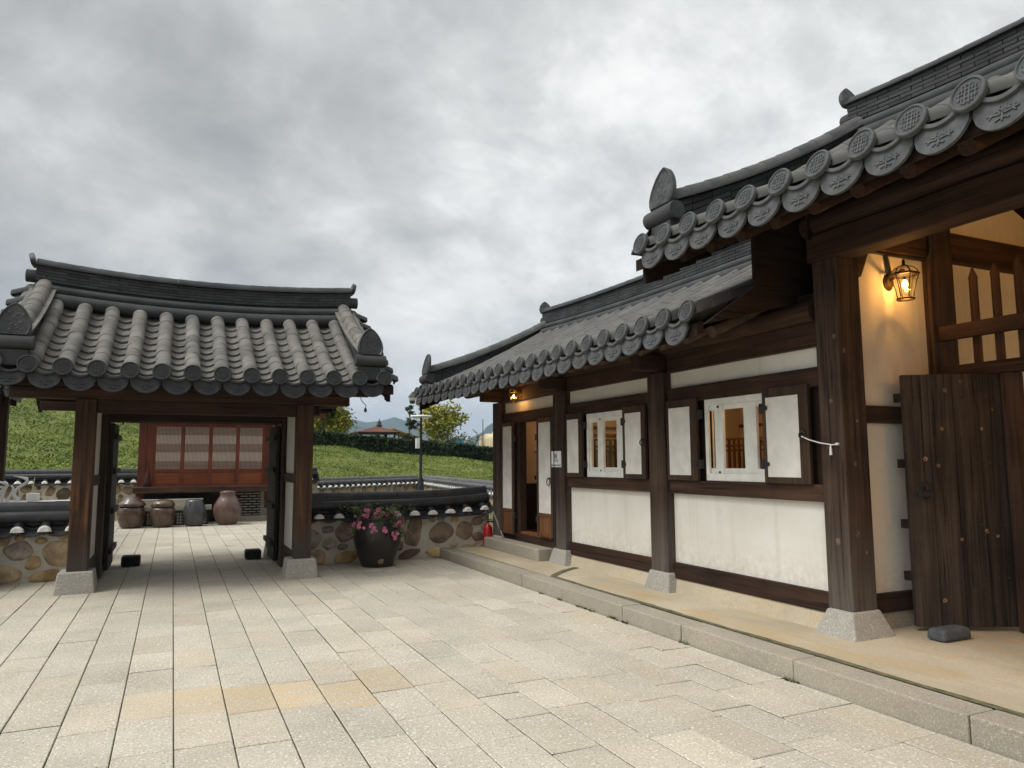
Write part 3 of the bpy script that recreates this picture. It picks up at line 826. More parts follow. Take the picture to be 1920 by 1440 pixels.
    # descending ridges
    for flag, ug, sg in ((gables[0], ul, -1), (gables[1], ur, 1)):
        if not (flag and rake): continue
        for side in (1, -1):
            dr = MB()
            nn = max(8, int(D/0.26))
            vv = [0.14+(D-0.30)*i/nn for i in range(nn+1)]
            def hh(v): return 0.09+0.23*(v/D)**1.4
            for i in range(nn):
                a, b = vv[i], vv[i+1]
                Ha, Hb = hh(a), hh(b)
                ncs = 2 + int(Ha > 0.14) + int(Ha > 0.22)
                for c in range(ncs):
                    w = 0.105+rnd(-0.004, 0.004)
                    fa, fb = c/ncs, (c+0.82)/ncs
                    g = 0.005
                    lo4 = [T(ug-w, side*(a+g), Sf(ug,a,0.05+Ha*fa)), T(ug+w, side*(a+g), Sf(ug,a,0.05+Ha*fa)), T(ug+w, side*(b-g), Sf(ug,b,0.05+Hb*fa)), T(ug-w, side*(b-g), Sf(ug,b,0.05+Hb*fa))]
                    up4 = [T(ug-w, side*(a+g), Sf(ug,a,0.05+Ha*fb)), T(ug+w, side*(a+g), Sf(ug,a,0.05+Ha*fb)), T(ug+w, side*(b-g), Sf(ug,b,0.05+Hb*fb)), T(ug-w, side*(b-g), Sf(ug,b,0.05+Hb*fb))]
                    dr.hexa(lo4, up4, TD, random.gauss(0.05, 0.12))
                for (w, d0, d1, tn, mt) in ((0.085, 0.0, 0.05, -0.5, TD), (0.165, 0.052, 0.075, 0.0, TC)):
                    if d0 == 0.0:
                        q0 = [T(ug-w, side*a, Sf(ug,a,-0.02)), T(ug+w, side*a, Sf(ug,a,-0.02)), T(ug+w, side*b, Sf(ug,b,-0.02)), T(ug-w, side*b, Sf(ug,b,-0.02))]
                    else:
                        q0 = [T(ug-w, side*a, Sf(ug,a,d0+Ha)), T(ug+w, side*a, Sf(ug,a,d0+Ha)), T(ug+w, side*b, Sf(ug,b,d0+Hb)), T(ug-w, side*b, Sf(ug,b,d0+Hb))]
                    q1 = [T(ug-w, side*a, Sf(ug,a,d1+Ha)), T(ug+w, side*a, Sf(ug,a,d1+Ha)), T(ug+w, side*b, Sf(ug,b,d1+Hb)), T(ug-w, side*b, Sf(ug,b,d1+Hb))]
                    dr.hexa(q0, q1, mt, tn+rnd(-0.05, 0.05))
                n = 8; ring = []
                for v_, rr, H_ in ((b, 0.112, Hb), (a-0.01, 0.104, Ha)):
                    for q in range(n+1):
                        an = math.pi*q/n
                        ring.append(T(ug+rr*math.cos(an), side*v_, Sf(ug, v_, 0.075+H_+rr*math.sin(an))))
                dr.add(ring, [(q, q+1, n+1+q+1, n+1+q) for q in range(n)], TC, random.gauss(0, 0.08), 0, True)
                lip = ring[:n+1] + [T(ug+0.096*math.cos(math.pi*q/n), side*b, Sf(ug, b, 0.075+Hb+0.096*math.sin(math.pi*q/n))) for q in range(n+1)]
                dr.add(lip, [(q, n+1+q, n+2+q, q+1) for q in range(n)], TC, -0.1)
            ve = vv[-1]
            # foot: hollow tile, roll across, leaf plate
            zb = Sf(ug, ve, 0)
            dr.tube([T(ug-0.22, side*(ve+0.03), zb+0.235), T(ug+0.22, side*(ve+0.03), zb+0.235)], 0.088, TD, 12, 0.15)
            lo4 = [T(ug-0.16, side*(ve-0.1), zb-0.02), T(ug+0.16, side*(ve-0.1), zb-0.02), T(ug+0.17, side*(ve+0.08), zb-0.05), T(ug-0.17, side*(ve+0.08), zb-0.05)]
            up4 = [(p[0], p[1], p[2]+0.19) for p in lo4]
            dr.hexa(lo4, up4, TD, 0.05)
            dr.build('descending_ridge', R_, 0.0)
            lf = MB()
            end_leaf(lf, T(ug, side*(ve+0.055), zb+0.315), U, V*side, 0.185, 0.42, -0.16, TL)
            lf.build('ridge_end_tile', R_)
        # gable planks
        bb = MB()
        for side in (1, -1):
            for j in range(m_):
                v0, v1 = (D-0.08)*(1-j/m_), (D-0.08)*(1-(j+1)/m_)
                ux0, ux1 = ug+sg*0.24, ug+sg*0.29
                q0 = [T(ux0, side*v0, Sf(ux0,v0,-gp)), T(ux1, side*v0, Sf(ux1,v0,-gp)), T(ux1, side*v1, Sf(ux1,v1,-gp-0.03)), T(ux0, side*v1, Sf(ux0,v1,-gp-0.03))]
                q1 = [T(ux0, side*v0, Sf(ux0,v0,-0.07)), T(ux1, side*v0, Sf(ux1,v0,-0.07)), T(ux1, side*v1, Sf(ux1,v1,-0.07)), T(ux0, side*v1, Sf(ux0,v1,-0.07))]
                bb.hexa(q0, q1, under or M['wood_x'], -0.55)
        bb.build('gable_plank', R_)
    if not detail: return R_, Sf
    # eave end tiles, front slope: one object each (shared meshes)
    b0 = base_of(R_)
    rm = MB(); ring_relief(rm, 0.112 if mats else 0.106, TE); rme = rm.mesh('round_eave_tile')
    dm = MB(); drip_shape(dm, 0.176, 0.095, 0.140, TE); dme = dm.mesh('drip_tile')
    for u in us:
        if u_clip and not (u_clip[0] <= u <= u_clip[1]): continue
        o = link_mesh('round_eave_tile', rme, R_)
        o.location = Vector(T(u, D+0.046, Sf(u, D, 0.048))) - b0
        o.rotation_euler = (R(rnd(-18, -11)), 0, rot_z+R(rnd(-3, 3)))
    for u1, u2 in zip(us[:-1], us[1:]):
        if u2-u1 > 0.6: continue
        if u_clip and not (u_clip[0] <= u1 and u2 <= u_clip[1]): continue
        um = (u1+u2)/2
        o = link_mesh('drip_tile', dme, R_)
        o.location = Vector(T(um, D+0.004, Sf(um, D, 0.008))) - b0
        o.rotation_euler = (R(rnd(-12, -5)), 0, rot_z+R(rnd(-2, 2)))
        sc = (u2-u1)/0.362; o.scale = (sc, 1, rnd(0.94, 1.05))
    if raft:
        rm = MB()
        vtop = 0.35
        Pa = Vector(T(0, D-0.40, Sf(0, D-0.40, -0.235))); Pb = Vector(T(0, vtop, Sf(0, vtop, -0.235)))
        u0 = (ua+ub)/2
        rm.tube([Pa-Pa, (Pa+Pb)/2-Pa-Vector((0,0,0.03)), Pb-Pa], 0.062, raft_mat or M['wood_x'], 10, 0.0)
        rme = rm.mesh('rafter')
        nr = int((ub-ua-0.6)/0.40)
        for i in range(nr+1):
            u = ua+0.35+(ub-ua-0.7)*i/nr
            o = link_mesh('rafter', rme, R_)
            o.location = Vector(T(u, D-0.40, Sf(u, D-0.40, -0.235))) - b0
    return R_, Sf

def T_gate(cx, cy):
    return lambda u, v, z: (cx+u, cy-v, z)
def T_side(cx, cy):
    return lambda u, v, z: (cx-v, cy-u, z)

# ------------------------------------------------------------------ small gate across the yard
def small_gate():
    cx, cy = 0.37, 12.5
    g = thing('courtyard_gate', 'tiled roofed wooden gate standing open across the yard, between the stone walls', 'gate', (cx, cy, 0))
    us = [0.181*(2*k+1) for k in range(-7, 7)]
    roof(g, T_gate(cx, cy), 0.0, 2.2, 2.775, 1.29, us, -2.60, 2.60,
         lambda u: 0.115*(abs(u)/2.2)**2, lambda u: 0.035*(abs(u)/2.2)**3, mats=(M['tile'], M['tile_dark'], M['tile_end_dark'], M['coping']), under=M['wood_x'])
    for px0, px1, lab in ((-1.195, -0.955, None), (1.645, 1.885, None)):
        p = MB(); p.box(px0, px1, 11.13, 11.37, 0.27, 2.52, M['gatepost']); p.build('post', g, 0.012)
        q = MB(); q.frustum(px0-0.125, px1+0.105, 11.04, 11.50, -0.02, 0.275, 0.035, M['plinth']); q.build('foundation_stone', g, 0.02)
        p = MB(); p.box(px0, px1, 13.63, 13.87, 0.27, 2.52, M['gatepost']); p.build('post', g, 0.012)
        q = MB(); q.frustum(px0-0.12, px1+0.10, 13.52, 13.98, -0.02, 0.275, 0.035, M['plinth']); q.build('foundation_stone', g, 0.02)
    # centre posts carrying the doors
    for a, b in ((-1.17, -0.90), (1.62, 1.88)):
        p = MB(); p.box(a, b, 12.40, 12.66, 0.0, 3.3, M['post'], -0.3); p.build('post', g, 0.01)
    for y in (11.16, 13.64):
        boxpart('beam', g, 0.01, -1.95, 2.42, y, y+0.20, 2.52, 2.66, M['wood_x'], 0.1)
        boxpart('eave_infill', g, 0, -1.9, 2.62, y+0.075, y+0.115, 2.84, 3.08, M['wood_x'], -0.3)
        boxpart('lintel', g, 0.008, -0.95, 1.64, y+0.03, y+0.13, 2.34, 2.517, M['wood_x'], -0.1)
    for y, z in ((11.24, 2.77), (13.74, 2.77), (12.5, 3.72)):
        pl = MB(); pl.tube([(-2.0, y, z), (2.72, y, z)], 0.105, M['wood_x'], 12, 0.1); pl.build('purlin', g)
    boxpart('lintel', g, 0.008, -0.90, 1.62, 12.46, 12.60, 2.30, 2.46, M['wood_x'], -0.2)
    boxpart('transom_board', g, 0.008, -0.90, 1.62, 12.48, 12.58, 2.60, 3.30, M['wood_x'], -0.3)
    for a, b in ((-1.18, -0.97), (1.66, 1.87)):
        boxpart('cross_beam', g, 0.012, a, b, 10.82, 14.2, 2.665, 2.86, M['wood_y'], 0.1)
        boxpart('king_post', g, 0.012, a+0.02, b-0.02, 12.42, 12.58, 3.0, 3.62, M['wood_z'])
    for xa, xb in ((-1.035, -0.985), (1.675, 1.725)):
        for y0, y1 in ((11.37, 12.40), (12.66, 13.63)):
            boxpart('side_panel', g, 0, xa, xb, y0, y1, 0.20, 1.36, M['plaster'], -0.05)
            boxpart('side_panel', g, 0, xa, xb, y0, y1, 1.50, 2.52, M['plaster'], -0.05)
            boxpart('side_rail', g, 0.006, xa-0.025, xb+0.025, y0, y1, 1.36, 1.50, M['wood_y'], -0.1)
            boxpart('side_rail', g, 0.006, xa-0.025, xb+0.025, y0, y1, 0.04, 0.36, M['wood_y'], -0.1)
    # open leaves
    for xh, sg in ((-0.885, 1), (1.605, -1)):
        d = MB()
        y = 12.69
        for k in range(5):
            d.box(xh, xh+sg*0.055, y, y+0.213, 0.07, 2.28, M['greyleaf'], rnd(-0.15, 0.2)); y += 0.216
        D_ = d.build('door_leaf', g, 0.005)
        for z in (0.35, 0.95, 1.55, 2.08):
            b = MB(); b.box(xh+sg*0.056, xh+sg*0.10, 12.72, 13.82, z-0.04, z+0.04, M['greyleaf'], -0.2)
            b.build('batten', D_, 0.005)
    return g
small_gate()
for k, (x0, x1, lab) in enumerate(((-0.70, -0.42, 'black block on the paving holding the left leaf of the yard gate'),
                                   (1.20, 1.46, 'black block on the paving holding the right leaf of the yard gate'))):
    b = MB(); b.box(x0, x1, 13.58, 13.85, 0.0, 0.165, M['rubber'])
    o = b.build('door_stop', None, 0.03); tag(o, lab, 'door stop', 'black blocks holding the yard gate open')
w = MB()
w.tube([(2.50,10.75,2.70),(2.56,10.72,2.66),(2.48,10.72,2.62),(2.50,10.70,2.56),(2.56,10.70,2.50),(2.555,10.70,2.45)], 0.006, M['iron'], 5)
w.lathe((2.555,10.70,2.40), [(0.0,0.0),(0.020,0.0),(0.022,0.04),(0.010,0.06),(0.0,0.06)], M['iron'], 10)
tag(w.build('hanging_wire'), 'short black wire with a socket dangling under the gate eave', 'wire')

# ------------------------------------------------------------------ stone yard walls
def stone_blobs(mb, to_world, length, z0, z1, seed, size=(0.30, 0.44), st=0.0):
    rs = random.Random(seed)
    placed = []
    def try_put(tries, smin, smax, gap):
        for _ in range(tries):
            a = rs.uniform(smin, smax)/2; b = a*rs.uniform(0.6, 1.05)
            x = rs.uniform(a*0.8, length-a*0.8); z = rs.uniform(z0+b*0.9, z1-b*0.95)
            if all(((x-p[0])/(a+p[2]+gap))**2+((z-p[1])/(b+p[3]+gap))**2 > 0.86 for p in placed):
                placed.append((x, z, a, b))
    # bottom course of big stones
    x = 0.1
    while x < length-0.2:
        a = rs.uniform(0.17, 0.30); b = rs.uniform(0.10, 0.17)
        placed.append((x+a, z0+b*0.8, a, b)); x += 2*a+rs.uniform(0.02, 0.08)
    try_put(1200, size[0]*1.1, size[1]*1.12, 0.0)
    try_put(900, size[0]*0.75, size[0], 0.0)
    try_put(700, size[0]*0.42, size[0]*0.65, 0.0)
    for (x, z, a, b) in placed:
        n = 22
        nc = rs.choice((4, 5, 5, 6, 7))
        rot = rs.uniform(-0.3, 0.3)
        cs = sorted((2*math.pi*(q+rs.uniform(-0.28, 0.28))/nc+0.7) for q in range(nc))
        cp = [(math.cos(t)*rs.uniform(0.95, 1.22), math.sin(t)*rs.uniform(0.95, 1.22)) for t in cs]
        # rounded polygon: sample the outline, then smooth it
        out = []
        for q in range(n):
            t = q/n*nc; e = int(t) % nc; fr = t-int(t)
            out.append([cp[e][0]+(cp[(e+1)%nc][0]-cp[e][0])*fr, cp[e][1]+(cp[(e+1)%nc][1]-cp[e][1])*fr])
        for _ in range(2):
            out = [[(out[q-1][w_]+2*out[q][w_]+out[(q+1)%n][w_])/4 for w_ in (0, 1)] for q in range(n)]
        out = [[p_[0]*(1+rs.uniform(-.025,.025)), p_[1]*(1+rs.uniform(-.025,.025))] for p_ in out]
        def rad(t, k):
            q = int(round(t/(2*math.pi)*n)) % n
            px, pz = a*out[q][0]*k, b*out[q][1]*k
            return px*math.cos(rot)-pz*math.sin(rot), px*math.sin(rot)+pz*math.cos(rot)
        vs = []
        for k, d in ((1.0, -0.002), (0.965, 0.014), (0.87, 0.027), (0.5, 0.034)):
            for i in range(n):
                px, pz = rad(2*math.pi*i/n, k)
                px = min(max(x+px, 0.01), length-0.01); pz = min(max(z+pz, z0+0.004), z1)
                vs.append(to_world(px, d, pz))
        vs.append(to_world(x, 0.036, z))
        fs = [(r_*n+i, r_*n+(i+1)%n, (r_+1)*n+(i+1)%n, (r_+1)*n+i) for r_ in range(3) for i in range(n)]
        fs += [(3*n+i, 3*n+(i+1)%n, 4*n) for i in range(n)]
        mt = rs.choices((M['stone'], M['darkstone'], M['ochrestone'], M['greystone']), (0.40, 0.22, 0.24, 0.14))[0]
        mb.add(vs, fs, mt, st+rs.gauss(0, 0.20), 0, True)

def yard_wall(p0, p1, height, label, seed, first=0.16, pitch=0.325, back=True, lift_end=0.0, coping=None, thick=0.42, size=(0.30, 0.44), zb=0.0, plugs=True, stone_tone=0.0, plug_k=1.0):
    """stone wall whose front face runs p0 -> p1 (front on the right-hand side of travel reversed: towards -normal)"""
    P0 = Vector((p0[0], p0[1], 0)); P1 = Vector((p1[0], p1[1], 0))
    Ld = (P1-P0).length; d = (P1-P0)/Ld
    n = Vector((d.y, -d.x, 0))           # outward normal of the front face
    cop = coping or M['coping']
    root = thing('stone_wall', label, 'wall', (P0.x, P0.y, zb))
    def W(s, o, z):
        q = P0+d*s+n*o; return (q.x, q.y, z+zb)
    b = MB()
    b.hexa([W(0,0,-0.1), W(Ld,0,-0.1), W(Ld,-thick,-0.1), W(0,-thick,-0.1)], [W(0,0,height), W(Ld,0,height), W(Ld,-thick,height), W(0,-thick,height)], M['mortar'])
    stone_blobs(b, W, Ld, 0.0, height-0.02, seed, size, stone_tone)
    if back: stone_blobs(b, lambda s, o, z: W(s, -thick-o, z), Ld, 0.0, height-0.02, seed+9, size)
    b.build('stonework', root)
    # coping of half-round tiles
    c = MB()
    half = thick/2+0.13
    rise = 0.17
    def lift(s): return lift_end*max(0.0, (s-(Ld-1.6))/1.6)**2
    def Cz(o): return height+0.02+rise*(1-abs(o)/half)
    mid = -thick/2
    s = first
    cols = []
    while s < Ld-0.02: cols.append(s); s += pitch
    for side in (1, -1):
        for s in cols:
            ring = []; nn = 8
            for o, rr in ((half, 0.068), (0.05, 0.064)):
                for q in range(nn+1):
                    a = math.pi*q/nn
                    ring.append(W(s+rr*math.cos(a), mid+side*o, Cz(o)+lift(s)+0.0+rr*math.sin(a)))
            c.add(ring, [(q, q+1, nn+1+q+1, nn+1+q) for q in range(nn)], cop, random.gauss(0, 0.1), 0, True)
        edges = [cols[0]-pitch] + cols + [cols[-1]+pitch]
        for s1, s2 in zip(edges[:-1], edges[1:]):
            s1c, s2c = max(s1, -0.05), min(s2, Ld+0.05)
            if s2c-s1c < 0.03: continue
            sm, hw = (s1c+s2c)/2, (s2c-s1c)/2
            for (oa, ob, da, db) in ((half+0.02, half*0.5, -0.005, -0.02), (half*0.55, 0.03, 0.012, -0.01)):
                A_, B_, C_ = [], [], []
                for q in range(7):
                    x = -1+2*q/6
                    sg = -0.055*(1-x*x)
                    A_.append(W(sm+x*hw, mid+side*oa, Cz(min(oa, half))+lift(sm)+da+sg))
                    B_.append(W(sm+x*hw, mid+side*ob, Cz(ob)+lift(sm)+db+sg))
                    C_.append(W(sm+x*hw, mid+side*(oa-0.003), Cz(min(oa, half))+lift(sm)+da+sg-0.026))
                tn = random.gauss(0, 0.1)
                c.add(A_+B_, [(q, q+1, 7+q+1, 7+q) for q in range(6)], cop, tn, 0, True)
                c.add(C_+A_, [(q, q+1, 7+q+1, 7+q) for q in range(6)], cop, tn)
            c.add([W(s1c, mid+side*half*0.96, height-0.03), W(s2c, mid+side*half*0.96, height-0.03), W(s2c, mid, height-0.01), W(s1c, mid, height-0.01)], [(0,1,2,3)], cop, -0.3)
    ns = max(4, int(Ld/0.33))
    ss = [Ld*i/ns for i in range(ns+1)]
    for (o, dz, r_) in ((0.16, rise*0.72+0.085, 0.085), (-0.16, rise*0.72+0.085, 0.085)):
        c.tube([W(s, mid+o, height+dz+lift(s)) for s in ss], r_, cop, 10, 0.0)
    for i in range(ns):
        a, b_ = ss[i], ss[i+1]
        w_ = 0.15
        lo4 = [W(a, mid+w_, height+rise+0.115+lift(a)), W(b_, mid+w_, height+rise+0.115+lift(b_)), W(b_, mid-w_, height+rise+0.115+lift(b_)), W(a, mid-w_, height+rise+0.115+lift(a))]
        c.hexa(lo4, [(p[0], p[1], p[2]+0.032) for p in lo4], cop, random.gauss(0.1, 0.08))
        c.hexa([W(a, mid+0.10, height+lift(a)), W(b_, mid+0.10, height+lift(b_)), W(b_, mid-0.10, height+lift(b_)), W(a, mid-0.10, height+lift(a))],
               [(W(a, mid+0.10, height+rise+0.11+lift(a))), W(b_, mid+0.10, height+rise+0.11+lift(b_)), W(b_, mid-0.10, height+rise+0.11+lift(b_)), W(a, mid-0.10, height+rise+0.11+lift(a))], cop, -0.3)
        ring = []
        for s_, rr in ((a+0.002, 0.105), (b_, 0.099)):
            for q in range(9):
                an = math.pi*q/8
                ring.append(W(s_, mid+rr*math.cos(an), height+rise+0.147+lift(s_)+rr*math.sin(an)))
        c.add(ring, [(q, q+1, 9+q+1, 9+q) for q in range(8)], cop, random.gauss(0.1, 0.08), 0, True)
    for e, sgn in ((0.0, -1), (Ld, 1)):
        rg = [W(e+sgn*0.004, mid+0.105*math.cos(math.pi*q/8), height+rise+0.147+lift(e)+0.105*math.sin(math.pi*q/8)) for q in range(9)]
        c.add(rg, [tuple(range(9))], cop, 0.2)
    c.build('coping', root)
    if plugs:
        pm = MB()
        nn = 12
        f0 = [d*(0.082*math.cos(math.pi*q/nn)) + n*0.016 + Vector((0,0,0.088*math.sin(math.pi*q/nn))) for q in range(nn+1)]
        f1 = [d*(0.058*math.cos(math.pi*q/nn)) + n*0.050 + Vector((0,0,0.062*math.sin(math.pi*q/nn)+0.004)) for q in range(nn+1)]
        bk = [d*(0.076*math.cos(math.pi*q/nn)) - n*0.05 + Vector((0,0,0.080*math.sin(math.pi*q/nn))) for q in range(nn+1)]
        m_ = nn+1
        pm.add(bk+f0+f1, [(q, q+1, m_+q+1, m_+q) for q in range(nn)]+[(m_+q, m_+q+1, 2*m_+q+1, 2*m_+q) for q in range(nn)], M['lime'], 0, 0, True)
        pm.add(f1, [tuple(range(m_))], M['lime'])
        pm.add([bk[0], f0[0], f1[0], f1[-1], f0[-1], bk[-1]], [(0,1,2,3,4,5)], M['lime'])
        me = pm.mesh('lime_plug')
        b0 = base_of(root)
        for s in cols:
            o = link_mesh('lime_plug', me, root)
            q = P0+d*s+n*(mid+half); o.location = Vector((q.x, q.y, zb+Cz(half)+lift(s)-0.012)) - b0
            k = rnd(0.9, 1.12)*plug_k; o.scale = (k, k, rnd(0.85, 1.08))
    return root

yard_wall((1.90, 12.42), (5.26, 12.42), 0.74, 'stone wall with black tile coping behind the flower pot, meeting the hall platform', 21, stone_tone=0.42, first=0.30, lift_end=0.07)
yard_wall((-7.0, 12.42), (-1.20, 12.42), 0.70, 'stone wall with black tile coping at the left foot of the yard gate', 33, stone_tone=0.42, first=0.19)

# ------------------------------------------------------------------ hall wing on the right
XW = 5.37
def cross_frame(mb, x0, x1, y0, y1, z0, z1, fw, fz, mat, tone=0.0):
    """rectangular frame in a plane of constant x"""
    mb.box(x0, x1, y0, y0+fw, z0, z1, mat, tone); mb.box(x0, x1, y1-fw, y1, z0, z1, mat, tone)
    mb.box(x0+0.001, x1-0.001, y0+fw, y1-fw, z0, z0+fz, mat, tone); mb.box(x0+0.001, x1-0.001, y0+fw, y1-fw, z1-fz, z1, mat, tone)

def ring_pull(name, parent, c, r_, axis='x', mat=None):
    m = MB()
    pts = []
    for k in range(17):
        a = 2*math.pi*k/16
        if axis == 'x': pts.append((c[0]-0.012, c[1]+r_*math.cos(a), c[2]-r_+r_*math.sin(a)))
        else: pts.append((c[0]+r_*math.cos(a), c[1]-0.012, c[2]-r_+r_*math.sin(a)))
    m.tube(pts, 0.007, mat or M['iron'], 6, caps=False)
    m.lathe((c[0], c[1], c[2]-0.012), [(0.0,0.0),(0.022,0.0),(0.022,0.024),(0,0.024)], mat or M['iron'], 10)
    return m.build(name, parent)

def wing():
    g = thing('hall_wing', 'long white plastered hall with dark timber frame and shuttered windows, beside the yard', 'building', (XW, 8.5, 0.155))
    ys = [13.69-0.362*k for k in range(0, 24)]        # tile columns
    cy = 9.0
    us = [cy-y for y in ys]
    ua, ub = cy-13.98, cy-5.20
    us = sorted(us)
    R_, Sf = roof(g, T_side(7.15, cy), R(-90), 2.85, 2.945, 1.37, us, ua, ub,
         lambda u: 0.13*(max(0, -u-0.3)/4.4)**2, lambda u: 0.05*max(0, u/3.8)**2+0.03*max(0, -u/4.7)**3, gables=(True, False), under=M['wood_y'], raft_mat=M['rafter'])
    for y0, y1 in ((11.94, 12.26), (9.57, 9.91), (7.11, 7.44)):
        p = MB(); p.box(5.27, 5.58, y0, y1, 0.36, 2.72, M['post']); p.build('post', g, 0.012)
        q = MB(); q.frustum(5.195, 5.62, y0-0.09, y1+0.07, 0.14, 0.365, 0.055, M['plinth']); q.build('foundation_stone', g, 0.015)
    bays = ((9.91, 11.94, 'door'), (7.44, 9.57, 'win'), (4.85, 7.11, 'win'))
    for y0, y1, kind in bays:
        boxpart('beam', g, 0.008, 5.33, 5.50, y0, y1, 2.33, 2.51, M['wood_y'])
        boxpart('beam', g, 0.008, 5.33, 5.50, y0, y1, 2.70, 2.93, M['wood_y'], 0.1)
        boxpart('plaster_panel', g, 0, 5.385, 5.46, y0, y1, 2.51, 2.70, M['plaster'])
        if kind == 'win':
            boxpart('sill', g, 0.008, 5.325, 5.50, y0, y1, 1.28, 1.435, M['wood_y'], 0.25)
            boxpart('beam', g, 0.008, 5.335, 5.50, y0, y1, 0.305, 0.485, M['wood_y'], -0.1)
            boxpart('plaster_panel', g, 0, 5.385, 5.46, y0, y1, 0.485, 1.28, M['plaster'])
        else:
            boxpart('beam', g, 0.008, 5.34, 5.50, y0, y1, 0.30, 0.46, M['wood_y'], -0.2)
        bs = MB()
        if kind == 'win': bs.hexa([(5.30,y0,0.14),(5.5,y0,0.14),(5.5,y1,0.14),(5.30,y1,0.14)], [(5.35,y0,0.305),(5.5,y0,0.305),(5.5,y1,0.305),(5.35,y1,0.305)], M['platform'], 0.1)
        else: bs.box(5.36, 5.5, y0, y1, 0.14, 0.30, M['black'], 0.5)
        bs.build('base_course', g)
    # beam ends and wall plate
    for x, z in ((5.36, 3.035), (8.95, 3.035), (7.15, 3.97)):
        pl = MB(); pl.tube([(x, 4.87, z), (x, 8, z-0.01), (x, 13.75, z)], 0.105, M['wood_y'], 14, 0.1); pl.build('purlin', g)
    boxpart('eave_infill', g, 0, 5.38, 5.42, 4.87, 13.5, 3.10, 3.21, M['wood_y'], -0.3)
    for y in (12.10, 9.74, 7.275):
        boxpart('cross_beam', g, 0.02, 4.98, 9.2, y-0.10, y+0.10, 2.735, 2.925, M['wood_x'], 0.1)
    # end walls, back wall, room shell
    ew = MB()
    ew.box(5.58, 8.9, 12.05, 12.15, 0.3, 3.0, M['plaster'])
    ew.hexa([(5.5,12.06,3.0),(8.9,12.06,3.0),(8.9,12.14,3.0),(5.5,12.14,3.0)], [(6.9,12.06,4.0),(7.3,12.06,4.0),(7.3,12.14,4.0),(6.9,12.14,4.0)], M['plaster'])
    ew.box(8.8, 8.9, 4.9, 12.05, 0.15, 3.0, M['plaster'])
    ew.build('outer_wall', g)
    rm = MB()
    rm.box(5.5, 8.8, 4.95, 12.05, 0.42, 0.45, M['brownpanel'])
    rm.box(5.5, 8.8, 4.95, 12.05, 2.72, 2.74, M['peach'])
    rm.box(8.78, 8.797, 4.95, 12.05, 0.45, 2.72, M['peach'])
    rm.box(7.30, 7.36, 9.8, 12.05, 1.27, 2.72, M['peach']); rm.box(7.28, 7.36, 9.8, 12.05, 0.45, 1.27, M['black'])
    rm.box(5.5, 8.78, 9.72, 9.78, 0.45, 2.72, M['peach'])
    rm.box(6.6, 8.78, 6.62, 6.68, 0.45, 2.72, M['peach'])
    rm.box(5.5, 8.78, 4.95, 5.0, 0.45, 2.72, M['peach'])
    rm.box(5.5, 8.78, 12.02, 12.045, 1.27, 2.72, M['peach']); rm.box(5.5, 8.78, 12.01, 12.045, 0.45, 1.27, M['black'])
    for xa, xb, za, zb, mt in ((6.00,6.30,1.97,2.02,'paper'),(6.00,6.30,1.87,1.92,'paper'),(6.00,6.28,1.82,1.845,'brownpanel'),(6.07,6.26,1.47,1.70,'paper'),(6.09,6.24,1.61,1.69,'iron'),(5.97,6.40,1.29,1.42,'paper'),(5.99,6.03,1.335,1.41,'iron'),(6.06,6.36,1.35,1.365,'brownpanel')):
        rm.box(xa, xb, 12.006 if mt in ('iron', 'brownpanel') else 12.012, 12.0195, za, zb, M[mt])
    rm.box(5.6, 7.6, 9.60, 9.715, 2.16, 2.19, M['brownpanel'], 0.3); rm.box(5.6, 7.6, 9.62, 9.715, 2.05, 2.08, M['brownpanel'], 0.6)
    # picture rail, door casing, shelf lines inside
    rm.box(8.74, 8.778, 6.7, 9.7, 2.22, 2.27, M['brownpanel'], 0.2)
    rm.box(8.72, 8.776, 8.25, 9.5, 1.95, 1.99, M['brownpanel'], 0.4)
    rm.box(7.25, 7.33, 6.56, 6.618, 0.45, 2.15, M['brownpanel']); rm.box(8.05, 8.13, 6.56, 6.618, 0.45, 2.15, M['brownpanel']); rm.box(7.33, 8.05, 6.565, 6.616, 2.07, 2.15, M['brownpanel'])
    # notices on the partition by the doorway
    rm.box(7.290, 7.298, 10.62, 10.98, 1.92, 1.98, M['paper']); rm.box(7.290, 7.298, 10.62, 10.98, 1.80, 1.86, M['paper'])
    rm.box(7.290, 7.298, 10.66, 10.86, 1.45, 1.70, M['paper']); rm.box(7.283, 7.289, 10.68, 10.84, 1.60, 1.68, M['iron'])
    rm.box(7.290, 7.298, 10.60, 11.05, 1.28, 1.42, M['paper']); rm.box(7.283, 7.289, 10.95, 11.0, 1.34, 1.41, M['iron'])
    rm.build('room', g)
    # lattice bars added indoors to show the lattice reflected in the glass
    for ya, yb in ((7.5, 9.3), (5.05, 6.05)):
        lt = MB()
        z0, z1 = 1.30, 1.98
        y = ya
        while y < yb:
            lt.box(7.60, 7.625, y, y+0.035, z0, z1, M['brownpanel'], -0.5); y += 0.105
        for z in (z0, z0+0.10, z0+0.17, z1-0.17, z1-0.10, z1):
            lt.box(7.606, 7.619, ya, yb, z-0.014, z+0.014, M['brownpanel'], -0.5)
        lt.build('reflected_lattice', g)
    lt = MB()
    x = 5.55
    while x < 7.4:
        lt.box(x, x+0.035, 9.50, 9.525, 1.3, 1.98, M['brownpanel'], -0.5); x += 0.095
    for z in (1.3, 1.40, 1.47, 1.81, 1.88, 1.98): lt.box(5.55, 7.4, 9.506, 9.519, z-0.014, z+0.014, M['brownpanel'], -0.5)
    lt.build('reflected_lattice', g)  # more added bars for the reflected lattice
